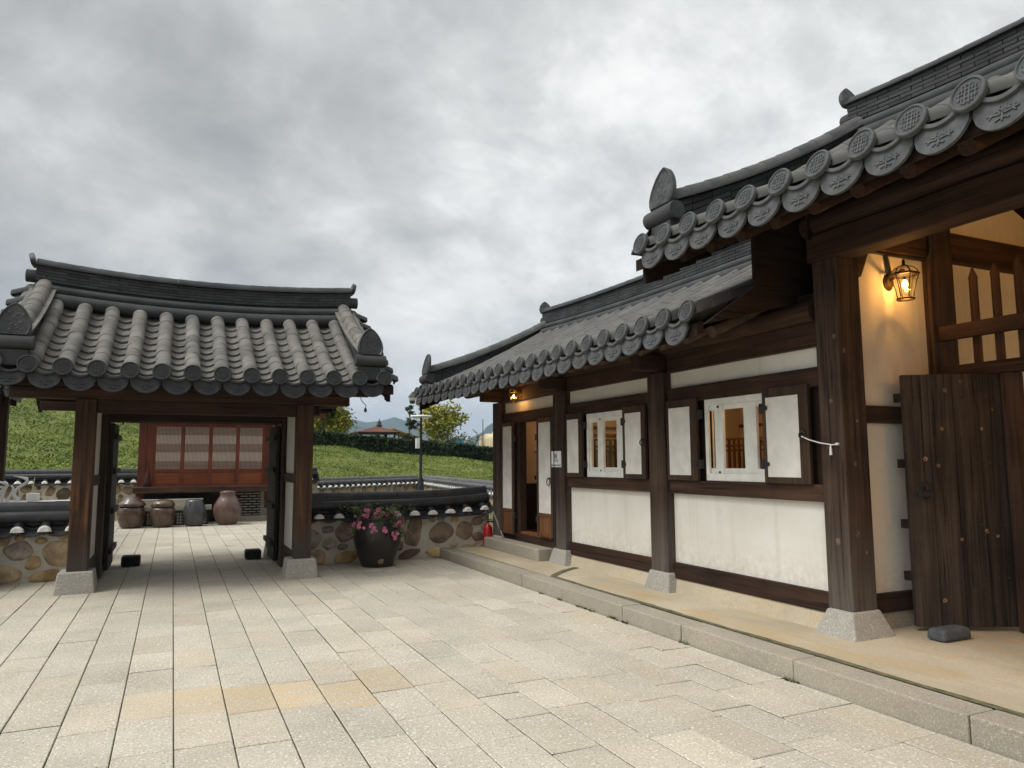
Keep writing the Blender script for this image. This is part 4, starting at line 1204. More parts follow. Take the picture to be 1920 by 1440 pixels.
    # windows
    def window(y0, y1, mull):
        f = MB()
        f.box(5.345, 5.43, y0, y0+0.05, 1.44, 2.33, M['whitewood']); f.box(5.345, 5.43, y1-0.05, y1, 1.44, 2.33, M['whitewood'])
        f.box(5.346, 5.43, y0+0.05, y1-0.05, 1.44, 1.52, M['whitewood']); f.box(5.346, 5.43, y0+0.05, y1-0.05, 2.26, 2.33, M['whitewood'])
        W_ = f.build('window', g, 0.004)
        s = MB()
        for i, (a, b) in enumerate(mull):
            xo = 5.362 if i % 2 else 5.372
            s.box(xo, xo+0.035, a, b, 1.52, 2.26, M['whitewood'], rnd(-0.03, 0.03))
        s.box(5.376, 5.40, y0+0.05, y1-0.05, 1.52, 1.575, M['whitewood'], -0.02); s.box(5.376, 5.40, y0+0.05, y1-0.05, 2.205, 2.26, M['whitewood'], -0.02)
        s.build('sash', W_, 0.003)
        gl = MB(); gl.add([(5.39,y0+0.05,1.55),(5.39,y1-0.05,1.55),(5.39,y1-0.05,2.23),(5.39,y0+0.05,2.23)], [(0,1,2,3)], M['glass']); gl.build('pane', W_)
        hk = MB()
        for z in (1.53, 2.24): hk.box(5.355, 5.363, (mull[1][0]+mull[1][1])/2-0.012, (mull[1][0]+mull[1][1])/2+0.012, z-0.012, z+0.012, M['iron'])
        hk.build('catch', W_)
    window(7.95, 9.04, [(9.0-0.04, 9.0), (8.62, 8.77), (8.13, 8.30), (7.99, 8.03)])
    window(5.30, 6.47, [(6.42, 6.44), (6.20, 6.33), (5.71, 5.89), (5.34, 5.38)])
    for y0, y1 in ((9.04, 9.57), (7.44, 7.95), (6.47, 7.11), (4.85, 5.30)):
        boxpart('side_boarding', g, 0, 5.40, 5.46, y0, y1, 1.435, 2.33, M['wood_z'], -0.2)
    # shutters folded back against the wall
    def shutter(y0, y1, inner, hinge_left, ring_y=None):
        s = MB()
        z0, z1 = 1.435, 2.36
        x0, x1 = 5.285, 5.325
        a, b = inner
        s.box(x0, x1, y0, a, z0, z1, M['shutter']); s.box(x0, x1, b, y1, z0, z1, M['shutter'])
        s.box(x0+0.001, x1-0.001, a, b, z0, z0+0.06, M['shutter']); s.box(x0+0.001, x1-0.001, a, b, z1-0.09, z1, M['shutter'])
        o = s.build('shutter', g, 0.004)
        p = MB(); p.box(x0+0.008, x0+0.022, a, b, z0+0.06, z1-0.09, M['paper']); p.build('paper_panel', o)
        hy = y0-0.0 if hinge_left else y1
        for z in (1.62, 2.17):
            h = MB(); h.box(5.292, 5.345, (y0-0.05 if hinge_left else y1), (y0 if hinge_left else y1+0.05), z-0.05, z+0.05, M['iron'])
            h.box(5.279, 5.2845, (y0 if hinge_left else y1-0.07), (y0+0.07 if hinge_left else y1), z-0.02, z+0.02, M['iron'])
            h.build('hinge', o)
        if ring_y: ring_pull('ring_pull', o, (5.275, ring_y, 1.92), 0.035)
    shutter(9.075, 9.545, (9.18, 9.52), True)
    shutter(7.53, 8.03, (7.62, 7.985), False, 7.575)
    shutter(6.545, 7.09, (6.66, 7.055), True)
    shutter(4.955, 5.53, (5.07, 5.49), False, 5.015)
    # doorway: fixed casing and two leaves folded back
    for y0, y1 in ((11.24, 11.34), (10.02, 10.12)):
        boxpart('door_jamb', g, 0.005, 5.335, 5.46, y0, y1, 0.46, 2.33, M['wood_z'])
    boxpart('side_boarding', g, 0, 5.36, 5.46, 11.34, 11.94, 0.46, 2.33, M['wood_z'], -0.2)
    boxpart('threshold', g, 0.005, 5.34, 5.50, 10.12, 11.24, 0.46, 0.50, M['brownpanel'])
    def leaf(y0, y1, z0, x, ring=None):
        s = MB()
        z1, zm = 2.345, 0.86
        s.box(x, x+0.04, y0, y0+0.07, z0, z1, M['shutter'], 0.3); s.box(x, x+0.04, y1-0.06, y1, z0, z1, M['shutter'], 0.3)
        s.box(x+0.001, x+0.039, y0+0.07, y1-0.06, z1-0.07, z1, M['brownpanel'], -0.4)
        s.box(x+0.001, x+0.039, y0+0.07, y1-0.06, zm-0.05, zm, M['brownpanel'], -0.2); s.box(x+0.001, x+0.039, y0+0.07, y1-0.06, z0, z0+0.06, M['brownpanel'], -0.2)
        o = s.build('door_leaf', g, 0.004)
        p = MB(); p.box(x+0.008, x+0.02, y0+0.07, y1-0.06, zm, z1-0.07, M['paper'], -0.03); p.build('paper_panel', o)
        p = MB(); p.box(x+0.014, x+0.026, y0+0.07, y1-0.06, z0+0.06, zm-0.05, M['brownpanel']); p.build('wood_panel', o)
        for z in (0.75, 2.05):
            h = MB(); h.box(x+0.005, x+0.05, y0-0.055 if ring is None else y1, y0 if ring is None else y1+0.055, z-0.05, z+0.05, M['iron']); h.build('hinge', o)
        if ring: ring_pull('ring_pull', o, (x-0.008, y0+0.10, 1.40), 0.055)
    leaf(11.42, 11.93, 0.43, 5.29)
    leaf(9.96, 10.50, 0.50, 5.275, ring=True)
    # conduit on the door post
    cd = MB(); cd.tube([(5.255, 9.86, 0.4), (5.255, 9.86, 2.7)], 0.011, M['iron'], 6); cd.build('conduit', g)
    # assumed ceiling lamps, unseen, added for the warm light inside the rooms
    for (x, y, e) in ((6.6, 11.0, 6), (7.0, 8.2, 17), (6.2, 5.75, 13)):
        b = MB(); b.lathe((x, y, 2.55), [(0,0),(0.09,0.02),(0.12,0.09),(0.09,0.16),(0,0.17)], M['bulb_soft'], 14); b.build('assumed_ceiling_lamp', g)
        l = bpy.data.lights.new('assumed_room_light', 'POINT'); l.energy = e; l.color = (1.0, 0.54, 0.20); l.shadow_soft_size = 0.12
        lo = bpy.data.objects.new('assumed_room_light', l); COL.objects.link(lo); lo.location = (x, y, 2.40)
    return g
wing()

st = MB(); st.box(5.09, 5.36, 10.10, 12.25, 0.14, 0.335, M['kerb'])
tag(st.build('stone_step', None, 0.02), 'long granite step on the platform under the hall doorway', 'step')

# restroom sign on the door post
def sign():
    g = thing('sign', 'small white notice with a figure symbol on the post right of the doorway', 'sign', (5.26, 9.80, 1.58))
    b = MB(); b.box(5.252, 5.262, 9.645, 9.945, 1.575, 1.815, M['white']); b.build('board', g, 0.002)
    k = MB()
    xx = (5.2485, 5.2515)
    ink = simple('sign_ink', (0.05, 0.055, 0.05), (0.07, 0.075, 0.07), 3, 0.7)
    for yc in (9.825, 9.785):      # two standing figures
        k.lathe((5.250, yc, 1.767), [(0,0),(0.0085,0.002),(0.0085,0.012),(0,0.014)], ink, 10)
        k.box(*xx, yc-0.012, yc+0.012, 1.735, 1.764, ink)
        k.box(*xx, yc-0.010, yc-0.003, 1.705, 1.735, ink); k.box(*xx, yc+0.003, yc+0.010, 1.705, 1.735, ink)
    k.build('symbol', g)
    c = bpy.data.curves.new('sign_text', 'FONT'); c.body = '화장실'; c.size = 0.052; c.align_x = 'CENTER'; c.extrude = 0.0006
    c.materials.append(ink)
    tmp = bpy.data.objects.new('lettering_curve', c); COL.objects.link(tmp)
    bpy.context.view_layer.update()
    me = bpy.data.meshes.new_from_object(tmp.evaluated_get(bpy.context.evaluated_depsgraph_get()))
    bpy.data.objects.remove(tmp)
    o = link_mesh('lettering', me, g)
    o.location = Vector((5.2505, 9.795, 1.655)) - Vector(g.location); o.rotation_euler = (R(90), 0, R(-90))
    s = MB(); gr = simple('sign_green', (0.20, 0.30, 0.24), (0.24, 0.34, 0.28), 3, 0.7); gy = simple('sign_grey', (0.34, 0.32, 0.31), (0.38, 0.36, 0.35), 3, 0.7)
    s.box(*xx, 9.80, 9.935, 1.588, 1.615, gr); s.box(*xx, 9.652, 9.80, 1.588, 1.615, gy)
    s.build('colour_band', g)
sign()

# fire extinguisher
def extinguisher():
    g = thing('fire_extinguisher', 'red fire extinguisher on the platform corner by the stone wall', 'fire extinguisher', (5.17, 12.25, 0.155))
    x, y = 5.17, 12.25
    b = MB(); b.lathe((x, y, 0.155), [(0,0),(0.075,0.0),(0.085,0.015),(0.085,0.30),(0.070,0.36),(0.030,0.395),(0.024,0.42),(0,0.42)], M['red'], 20); b.build('cylinder', g)
    v = MB(); v.lathe((x, y, 0.575), [(0,0),(0.022,0),(0.022,0.03),(0,0.03)], M['iron'], 10); v.box(x-0.015, x+0.10, y-0.012, y+0.012, 0.60, 0.612, M['iron']); v.box(x-0.015, x+0.09, y-0.012, y+0.012, 0.625, 0.637, M['iron']); v.build('valve', g)
    h = MB(); h.tube([(x+0.02,y-0.02,0.60),(x+0.09,y-0.02,0.59),(x+0.125,y-0.02,0.52),(x+0.125,y-0.02,0.38),(x+0.11,y-0.02,0.27)], 0.011, M['iron'], 8); h.build('hose', g)
extinguisher()
rod = MB(); rod.tube([(5.30, 11.86, 0.335), (5.24, 12.18, 0.78)], 0.012, simple('grey_rod', (0.25,0.25,0.26), (0.32,0.32,0.33), 5, 0.5), 8)
tag(rod.build('leaning_rod'), 'thin grey rod leaning on the corner post beside the extinguisher', 'rod')

# ------------------------------------------------------------------ tall gatehouse on the right
def tall_gate():
    g = thing('tall_gatehouse', 'tall timber gatehouse with raised tiled roof and lit passage, nearest the camera', 'building', (7.1, 3.0, 0.155))
    cy = 3.0
    ys = [5.78-0.362*k for k in range(0, 16)]
    us = sorted(cy-y for y in ys)
    ua, ub = cy-6.05, cy-0.02
    roof(g, T_side(7.10, cy), R(-90), 3.0, 3.69, 1.58, us, ua, ub,
         lambda u: 0.13*(abs(u)/2.7)**2, lambda u: 0.03*(abs(u)/2.8)**3, gables=(True, True), under=M['wood_y'], gp=0.36)
    def post(x0, x1, y0, y1, z0, z1, mat=None, tone=0.0):
        p = MB(); p.box(x0, x1, y0, y1, z0, z1, mat or M['post'], tone); p.build('post', g, 0.012)
    for y0 in (4.58, 1.10):
        post(5.30, 5.60, y0, y0+0.26, 0.36, 3.477)
        q = MB(); q.frustum(5.19, 5.70, y0-0.10, y0+0.34, 0.14, 0.365, 0.085, M['plinth']); q.build('foundation_stone', g, 0.015)
        post(8.66, 8.96, y0, y0+0.26, 0.15, 3.477)
    post(6.66, 7.02, 4.64, 4.86, 0.15, 4.75)
    post(6.66, 7.02, 0.96, 1.18, 0.15, 4.75)
    # big eave beams
    for x in (5.27, 8.68):
        boxpart('beam', g, 0.02, x+0.03, x+0.28, 0.2, 4.90, 3.475, 3.73, M['wood_y'], 0.0)
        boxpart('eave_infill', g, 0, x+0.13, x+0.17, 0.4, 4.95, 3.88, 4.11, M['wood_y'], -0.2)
    for x, z, e in ((5.40, 3.845, 4.95), (8.82, 3.845, 4.95), (7.1, 4.92, 5.7), (6.2, 4.45, 4.95), (8.0, 4.45, 4.95)):
        pl = MB(); pl.tube([(x, 0.25, z), (x, e, z)], 0.12, M['wood_y'], 14, -0.1); pl.build('purlin', g)
    for y in (4.60, 1.12):
        br = MB()
        br.hexa([(5.60,y+0.02,3.33),(5.68,y+0.02,3.33),(5.68,y+0.16,3.33),(5.60,y+0.16,3.33)], [(5.60,y+0.02,3.62),(5.82,y+0.02,3.62),(5.82,y+0.16,3.62),(5.60,y+0.16,3.62)], M['wood_x'], 0.3)
        br.build('bracket', g, 0.008); br = MB()
        br.hexa([(8.50,y+0.02,3.30),(8.66,y+0.02,3.20),(8.66,y+0.16,3.20),(8.50,y+0.16,3.30)], [(8.28,y+0.02,3.63),(8.66,y+0.02,3.63),(8.66,y+0.16,3.63),(8.28,y+0.16,3.63)], M['wood_x'], 0.3)
        br.build('bracket', g, 0.008)
    cb_ = MB()
    cb_.prism([(4.26,2.87),(4.87,3.28),(4.87,3.80),(5.72,4.16),(5.72,3.32),(5.34,3.14)], (1,0,0), (0,0,1), (0,1,0), (0,5.10,0), 0.05, M['wood_x'], -0.5)
    cb_.build('shade_board', g)  # plain dark board added for layered timber, its shade put in the tone
    # passage side walls (lamp wall and the one opposite, out of view)
    for y, s in ((4.72, 1), (1.10, -1)):
        for x0, x1 in ((5.60, 6.66), (7.02, 8.66)):
            for z0, z1 in ((0.467, 1.99), (2.15, 3.63)):
                boxpart('plaster_panel', g, 0, x0, x1, y, y+s*0.06, z0, z1, M['plaster'])
        for x0, x1, za, zb in ((5.55, 6.66, 3.93, 4.62), (7.02, 8.7, 4.62, 3.93)):
            gb = MB()
            zl0 = 4.14 if x0 < 6 else 4.90; zl1 = 4.82 if x0 < 6 else 4.14
            gb.hexa([(x0,y,3.93),(x1,y,3.93),(x1,y+s*0.06,3.93),(x0,y+s*0.06,3.93)], [(x0,y,zl0),(x1,y,zl1),(x1,y+s*0.06,zl1),(x0,y+s*0.06,zl0)], M['plaster'])
            gb.build('gable_panel', g)
        for x0, x1 in ((5.60, 6.66), (7.02, 8.66)):
            boxpart('side_beam', g, 0.008, x0, x1, y-0.05*s, y+s*0.10, 1.99, 2.15, M['wood_x'])
            boxpart('side_beam', g, 0.008, x0, x1, y-0.05*s, y+s*0.10, 0.30, 0.467, M['wood_x'], -0.2)
            boxpart('side_beam', g, 0.008, x0, x1, y-0.075*s, y+s*0.12, 3.63, 3.93, M['wood_x'], 0.3)
            boxpart('base_course', g, 0, x0, x1, y-0.03*s, y+s*0.08, 0.14, 0.30, M['kerb'])
        # outer cladding of dark boards towards the neighbouring roof
        cl = MB()
        yo = y+s*0.11
        x = 5.26
        while x < 8.95:
            sv = abs(x+0.1-7.1)/3.0
            zt = 3.69+1.58*(0.80*(1-sv)+0.20*(1-sv)**2)-0.19
            cl.box(x, min(x+0.196, 8.96), yo, yo+s*0.03, (3.69 if x < 5.6 else 2.6), zt, M['wood_z'], rnd(-0.5, -0.2)); x += 0.2
        cl.build('board_cladding', g)
    # spiked transom over the doorway
    TR = boxpart('transom', g, 0.006, 6.70, 6.86, 1.18, 4.64, 2.43, 2.545, M['wood_y'], 0.1)
    boxpart('rail', TR, 0.006, 6.725, 6.80, 1.18, 4.64, 2.80, 2.94, M['wood_y'], 0.5)
    sp = MB()
    ww = 0.036
    pts = [(-ww, 0), (ww, 0), (ww*0.95, 0.80), (ww*1.05, 0.835), (0.0, 0.925), (-ww*1.05, 0.835), (-ww*0.95, 0.80)]
    sp.prism(pts, (0,1,0), (0,0,1), (1,0,0), (0,0,0), 0.03, M['wood_z'], 0.5)
    sme = sp.mesh('spike')
    y = 4.33
    while y > 1.4:
        o = link_mesh('spike', sme, TR); o.location = Vector((6.812, y, 2.54)) - base_of(TR); y -= 0.205
    # jamb and plank door leaf standing open
    j = MB(); j.box(6.74, 6.88, 3.98, 4.10, 0.16, 2.43, M['wood_z'], 0.4); j.build('jamb', g, 0.006)
    hx, hy = 6.80, 4.16
    fx, fy = 6.03, 4.57
    A = Vector((fx-hx, fy-hy, 0)); Lw = A.length; A /= Lw
    Nn = Vector((A.y, -A.x, 0))
    if Nn.y > 0: Nn = -Nn
    d = MB()
    n = 4
    for k in range(n):
        a, b = Lw*k/n+0.003, Lw*(k+1)/n-0.003
        z0, z1 = 0.195+rnd(-0.004, 0.004), 2.425+rnd(-0.004, 0.004)
        P = lambda s, o, z: Vector((hx, hy, z))+A*s+Nn*o
        th = 0.055+rnd(-0.003, 0.003)
        d.hexa([P(a,0,z0),P(b,0,z0),P(b,th,z0),P(a,th,z0)], [P(a,0,z1),P(b,0,z1),P(b,th,z1),P(a,th,z1)], M['doorplank'], rnd(-0.18, 0.18))
    kn = d
    knot = simple('wood_knot', (0.05, 0.03, 0.02), (0.26, 0.17, 0.11), 60, 0.8)
    for (s, z, r_) in ((0.50,2.28,0.022),(0.55,1.93,0.020),(0.20,1.93,0.018),(0.71,1.66,0.026),(0.60,1.60,0.020),(0.44,0.95,0.018),(0.22,1.02,0.024),(0.13,0.98,0.018),(0.62,0.42,0.024),(0.10,2.10,0.014),(0.36,2.36,0.02)):
        c = P(s, 0.0575, z)
        for (ra, rb, t) in ((1.0, 0.62, -0.6), (0.72, 0.0, 0.6), (0.25, 0.0, -0.5)):
            ring = [c+Nn*(0.001+(1-ra)*0.002)+A*(r_*ra*math.cos(q*0.5236))+Vector((0,0,r_*ra*1.15*math.sin(q*0.5236))) for q in range(12)]
            kn.add(ring, [tuple(range(12))], knot, t)
    Dl = d.build('door_leaf', g)
    nm = MB()
    ring = [Nn*0.002+A*(0.010*math.cos(q*0.785))+Vector((0,0,0.010*math.sin(q*0.785))) for q in range(8)]
    nm.add(ring+[Nn*0.011], [(q,(q+1)%8,8) for q in range(8)], M['iron'], 0)
    nme = nm.mesh('nail')
    for z in (0.62, 1.08, 1.62, 2.22):      # nail heads in rows
        for s_ in (0.06,0.15,0.26,0.35,0.47,0.55,0.68,0.77):
            o = link_mesh('nail', nme, Dl); o.location = P(s_, 0.056, z) - base_of(Dl)
    for z in (0.62, 1.08, 1.62, 2.22):
        bt = MB(); bt.hexa([P(0.02,-0.06,z-0.04),P(Lw+0.035,-0.06,z-0.04),P(Lw+0.035,-0.002,z-0.04),P(0.02,-0.002,z-0.04)], [P(0.02,-0.06,z+0.04),P(Lw+0.035,-0.06,z+0.04),P(Lw+0.035,-0.002,z+0.04),P(0.02,-0.002,z+0.04)], M['doorplank'], -0.3)
        bt.build('batten', Dl, 0.005)
    rg = MB()
    c = P(Lw-0.14, 0.062, 1.40)
    pts = [c+Nn*0.02+A*(0.055*math.cos(q*math.pi/8))+Vector((0,0,-0.045+0.055*math.sin(q*math.pi/8))) for q in range(17)]
    rg.tube(pts, 0.008, M['iron'], 6, caps=False)
    ring0 = [c+A*(0.075*math.cos(q*math.pi/6))+Vector((0,0,-0.02+0.075*math.sin(q*math.pi/6))) for q in range(12)]
    ring1 = [p_+Nn*0.012+(c-p_)*0.15 for p_ in ring0]
    rg.add(ring0+ring1, [(q,(q+1)%12,12+(q+1)%12,12+q) for q in range(12)]+[tuple(range(12,24))], M['iron'])
    rg.tube([c, c+Nn*0.04], [0.03, 0.018], M['iron'], 10)
    rg.build('ring_handle', Dl)
    # knots and pegs on the big corner post
    kp = MB()
    for (xx, z, r_) in ((5.299, 0.0, 0),):
        pass
    for (yy, z, r_) in ((4.70,2.18,0.02),(4.74,1.78,0.022),(4.70,0.95,0.026),(4.63,2.75,0.018)):
        ring = [(5.2985, yy+r_*math.cos(q*0.5236), z+r_*1.2*math.sin(q*0.5236)) for q in range(12)]; kp.add(ring, [tuple(range(12))], knot, 0.1)
    for (xx, z, r_) in ((5.36,2.62,0.02),(5.40,1.02,0.022),(5.50,0.86,0.016),(5.47,2.0,0.016),(5.42,1.62,0.018)):
        ring = [(xx+r_*math.cos(q*0.5236), 4.5785, z+r_*1.2*math.sin(q*0.5236)) for q in range(12)]; kp.add(ring, [tuple(range(12))], knot, 0.1)
    kp.build('peg', g)
    # cable run to the lamp
    cb = MB(); cb.tube([(5.85,4.70,3.615),(6.25,4.70,3.617),(6.63,4.68,3.612),(6.648,4.64,3.62),(6.66,4.625,3.70),(6.665,4.625,4.0)], 0.017, M['iron'], 6)
    cb.tube([(6.12,4.70,3.615),(6.14,4.69,3.50),(6.16,4.685,3.38)], 0.02, M['iron'], 6)
    cb.build('cable', g)
tall_gate()
b = MB(); b.frustum(5.80, 6.16, 4.12, 4.30, 0.157, 0.255, 0.012, M['greyblock'])
tag(b.build('door_stop', None, 0.03), 'flat grey block against the foot of the plank door', 'door stop')
c = MB()
c.tube([(5.262,5.02,1.875),(5.262,4.93,1.84),(5.27,4.82,1.81),(5.285,4.70,1.79),(5.29,4.64,1.795)], 0.006, M['white'], 6)
c.tube([(5.28,4.71,1.79),(5.28,4.71,1.755),(5.28,4.71,1.70)], [0.004,0.010,0.014], M['white'], 8)
c.tube([(5.29,4.66,1.795),(5.29,4.63,1.795)], 0.012, M['white'], 8)
tag(c.build('tie_cord'), 'white cord with a tassel tying the nearest shutter to the big post', 'cord')

# ------------------------------------------------------------------ wall lanterns
def lantern(x, y, z, face, label, energy, k=1.0):
    """coach lantern on a bracket; face = direction it stands out from its wall"""
    g = thing('wall_lantern', label, 'lantern', (x, y, z), 'lit wall lanterns')
    F = Vector(face)
    def at(o, dz): return Vector((x, y, z))+F*o*k+Vector((0,0,dz*k))
    side = Vector((-F.y, F.x, 0))
    b = MB()
    # back plate
    ring0 = [at(0.0,0)+side*(0.075*k*math.cos(q*math.pi/8))+Vector((0,0,0.085*k*math.sin(q*math.pi/8))) for q in range(16)]
    ring1 = [at(0.03,0)+side*(0.045*k*math.cos(q*math.pi/8))+Vector((0,0,0.055*k*math.sin(q*math.pi/8))) for q in range(16)]
    b.add(ring0+ring1, [(q,(q+1)%16,16+(q+1)%16,16+q) for q in range(16)]+[tuple(range(16,32))], M['brass'])
    b.tube([at(0.02,0.0), at(0.07,0.03), at(0.13,0.075), at(0.175,0.085)], 0.013*k, M['brass'], 8)
    b.build('bracket', g)
    cx, cy = at(0.175,0).x, at(0.175,0).y
    z0 = z-0.20*k
    fr = MB()
    fr.lathe((cx,cy,z0), [(0.066*k,0),(0.078*k,-0.004*k),(0.084*k,0.008*k),(0.066*k,0.016*k),(0.066*k,0)], M['brass'], 16)
    top = z0+0.225*k
    fr.lathe((cx,cy,top), [(0.118*k,0),(0.132*k,0.004*k),(0.128*k,0.022*k),(0.112*k,0.022*k)], M['brass'], 6, smooth=False)
    fr.lathe((cx,cy,top+0.095*k), [(0.0,-0.012*k),(0.03*k,-0.012*k),(0.034*k,0.0),(0.012*k,0.012*k),(0.014*k,0.05*k),(0.004*k,0.065*k),(0,0.075*k)], M['brass'], 12)
    for q in range(6):
        a = q*math.pi/3
        ca, sa = math.cos(a), math.sin(a)
        pth = [(0.068,0.02),(0.080,0.10),(0.100,0.17),(0.120,0.225)]
        fr.tube([(cx+r_*k*ca, cy+r_*k*sa, z0+dz*k) for r_, dz in pth], 0.0055*k, M['brass'], 5)
        pth = [(0.118,0.235),(0.108,0.270),(0.075,0.305),(0.03,0.318)]
        fr.tube([(cx+r_*k*ca, cy+r_*k*sa, z0+dz*k) for r_, dz in pth], 0.0055*k, M['brass'], 5)
    fr.build('cage', g)
    gl = MB(); gl.lathe((cx,cy,z0), [(0.064*k,0.02*k),(0.076*k,0.10*k),(0.096*k,0.17*k),(0.114*k,0.222*k)], M['glass'], 6, smooth=False); gl.build('glass', g)
    bl = MB(); bl.lathe((cx,cy,z0+0.10*k), [(0,0),(0.014*k,0.004*k),(0.026*k,0.03*k),(0.026*k,0.055*k),(0.012*k,0.085*k),(0,0.088*k)], M['bulb'], 12)
    bl.lathe((cx,cy,z0+0.185*k), [(0.012*k,0),(0.014*k,0.03*k),(0,0.03*k)], M['brass'], 8); bl.build('bulb', g)
    l = bpy.data.lights.new('lantern_light', 'POINT'); l.energy = energy; l.color = (1.0, 0.43, 0.085); l.shadow_soft_size = 0.03
    lo = bpy.data.objects.new('lantern_light', l); COL.objects.link(lo); lo.parent = g
    lo.location = Vector((cx,cy,z0+0.145*k)) - Vector((x,y,z))
lantern(6.16, 4.72, 3.345, (0,-1,0), 'lit iron lantern on the passage wall of the tall gatehouse beside the plank door', 13.0)
lantern(6.16, 1.16, 3.345, (0,1,0), 'assumed lit iron lantern added out of view on the opposite passage wall of the gatehouse, before the transom', 60.0)  # assumed lantern, unseen; added to spread orange light over the lamp wall
lantern(7.95, 1.16, 3.345, (0,1,0), 'assumed lit iron lantern added out of view on the opposite passage wall of the gatehouse, behind the transom', 105.0)  # another unseen lantern added, assumed from the orange light past the transom
lantern(5.325, 11.18, 2.80, (-1,0,0), 'small lit lantern under the long eave above the hall doorway', 6.0, 0.75)

# ------------------------------------------------------------------ flower pots
def card(mb, c, size, mat, tone, rs, aspect=0.6, flat=False):
    a = rs.uniform(0, 6.283); e = rs.uniform(-0.5, 1.2) if not flat else rs.uniform(-0.3, 0.3)
    d = Vector((math.cos(a)*math.cos(e), math.sin(a)*math.cos(e), math.sin(e)))
    s = d.cross(Vector((rs.uniform(-1,1), rs.uniform(-1,1), rs.uniform(-1,1))))
    if s.length < 1e-3: return
    s = s.normalized()*size*aspect*0.5
    c = Vector(c); d = d*size
    mb.add([c-d*0.5, c+s, c+d*0.5, c-s], [(0,1,2,3)], mat, tone)

def flower_pot(x, y, label, plabel, seed, k=1.0, n_flowers=34):
    g = thing('flower_pot', label, 'pot', (x, y, 0), 'black jar pots along the yard wall')
    b = MB()
    b.lathe((x,y,0), [(0,0.0),(0.235*k,0.0),(0.25*k,0.02),(0.30*k,0.15*k),(0.365*k,0.36*k),(0.385*k,0.50*k),(0.375*k,0.60*k),(0.345*k,0.68*k),(0.315*k,0.725*k),(0.345*k,0.745*k),(0.345*k,0.775*k),(0.30*k,0.775*k),(0.29*k,0.70*k),(0,0.69*k)], M['pot'], 36)
    b.build('jar', g)
    pth = MB()
    pt = [(x+(0.284*k)*math.cos(a), y+(0.284*k)*math.sin(a), 0.10*k) for a in (-1.75, -1.60, -1.48)]
    pth.add([(x+rr*math.cos(a), y+rr*math.sin(a), z) for rr, a, z in ((0.262*k,-1.75,0.055*k),(0.272*k,-1.50,0.065*k),(0.297*k,-1.45,0.13*k),(0.299*k,-1.62,0.145*k),(0.294*k,-1.78,0.12*k))], [(0,1,2,3,4)], M['darkstone'], 0.6)
    pth.build('worn_patch', g)
    rs = random.Random(seed)
    p = thing('petunia_plant', plabel, 'plant', (x, y, 0.70*k), 'petunias in the yard pots')
    f = MB()
    for _ in range(70):
        a = rs.uniform(0, 6.283); L = rs.uniform(0.18, 0.46)*k
        x0, y0 = x+rs.uniform(-0.2,0.2)*k, y+rs.uniform(-0.2,0.2)*k
        hang = rs.random() < 0.55
        pts = []
        for i in range(7):
            t = i/6
            zz = 0.72*k + (0.22*t*k if not hang else (0.20*t-0.42*t*t)*k)
            pts.append((x0+math.cos(a)*L*t, y0+math.sin(a)*L*t, zz+rs.uniform(-0.01,0.01)))
        f.tube(pts, 0.004, M['leaf'], 4, 0.1, caps=False)
        for q in pts[1:]:
            for _ in range(5):
                card(f, (q[0]+rs.uniform(-.05,.05), q[1]+rs.uniform(-.05,.05), q[2]+rs.uniform(-.03,.05)), rs.uniform(0.03,0.07), M['potleaf'], rs.gauss(0,0.25), rs)
    f.build('foliage', p)
    fm = MB()
    for q in range(5):
        a = q*1.2566
        c1 = (0.032*math.cos(a), 0.0, 0.032*math.sin(a))
        ring = [(c1[0]+0.024*math.cos(t*1.047), -0.012-0.006*math.cos(t), c1[2]+0.024*math.sin(t*1.047)) for t in range(6)]
        fm.add(ring, [tuple(range(6))], M['petal'], 0.1*math.sin(q*3))
    fm.add([(0.014*math.cos(t*1.047), -0.021, 0.014*math.sin(t*1.047)) for t in range(6)], [tuple(range(6))], M['petal'], -0.5)
    me = fm.mesh('flower')
    for i in range(n_flowers):
        a = rs.uniform(-3.5, 0.4); 
        rr = rs.uniform(0.22, 0.47)*k
        zz = 0.93*k - (rr/(0.47*k))**2*0.36*k + rs.uniform(-0.10, 0.08)
        o = link_mesh('flower', me, p)
        o.location = (math.cos(a)*rr*1.05, math.sin(a)*rr*0.9, zz-0.70*k)
        o.rotation_euler = (rs.uniform(-0.9, 0.1), rs.uniform(0, 6), a+1.57+rs.uniform(-0.6, 0.6))
        s = rs.uniform(0.5, 0.92); o.scale = (s, s, s)
flower_pot(3.06, 11.86, 'big black jar pot against the stone wall, right of the gate', 'pink petunias spilling from the pot right of the gate', 5, 1.0, 75)
flower_pot(-2.57, 11.90, 'black jar pot against the left stone wall, cut by the photo edge', 'plant in the pot at the left edge of the yard', 6, 1.0, 4)

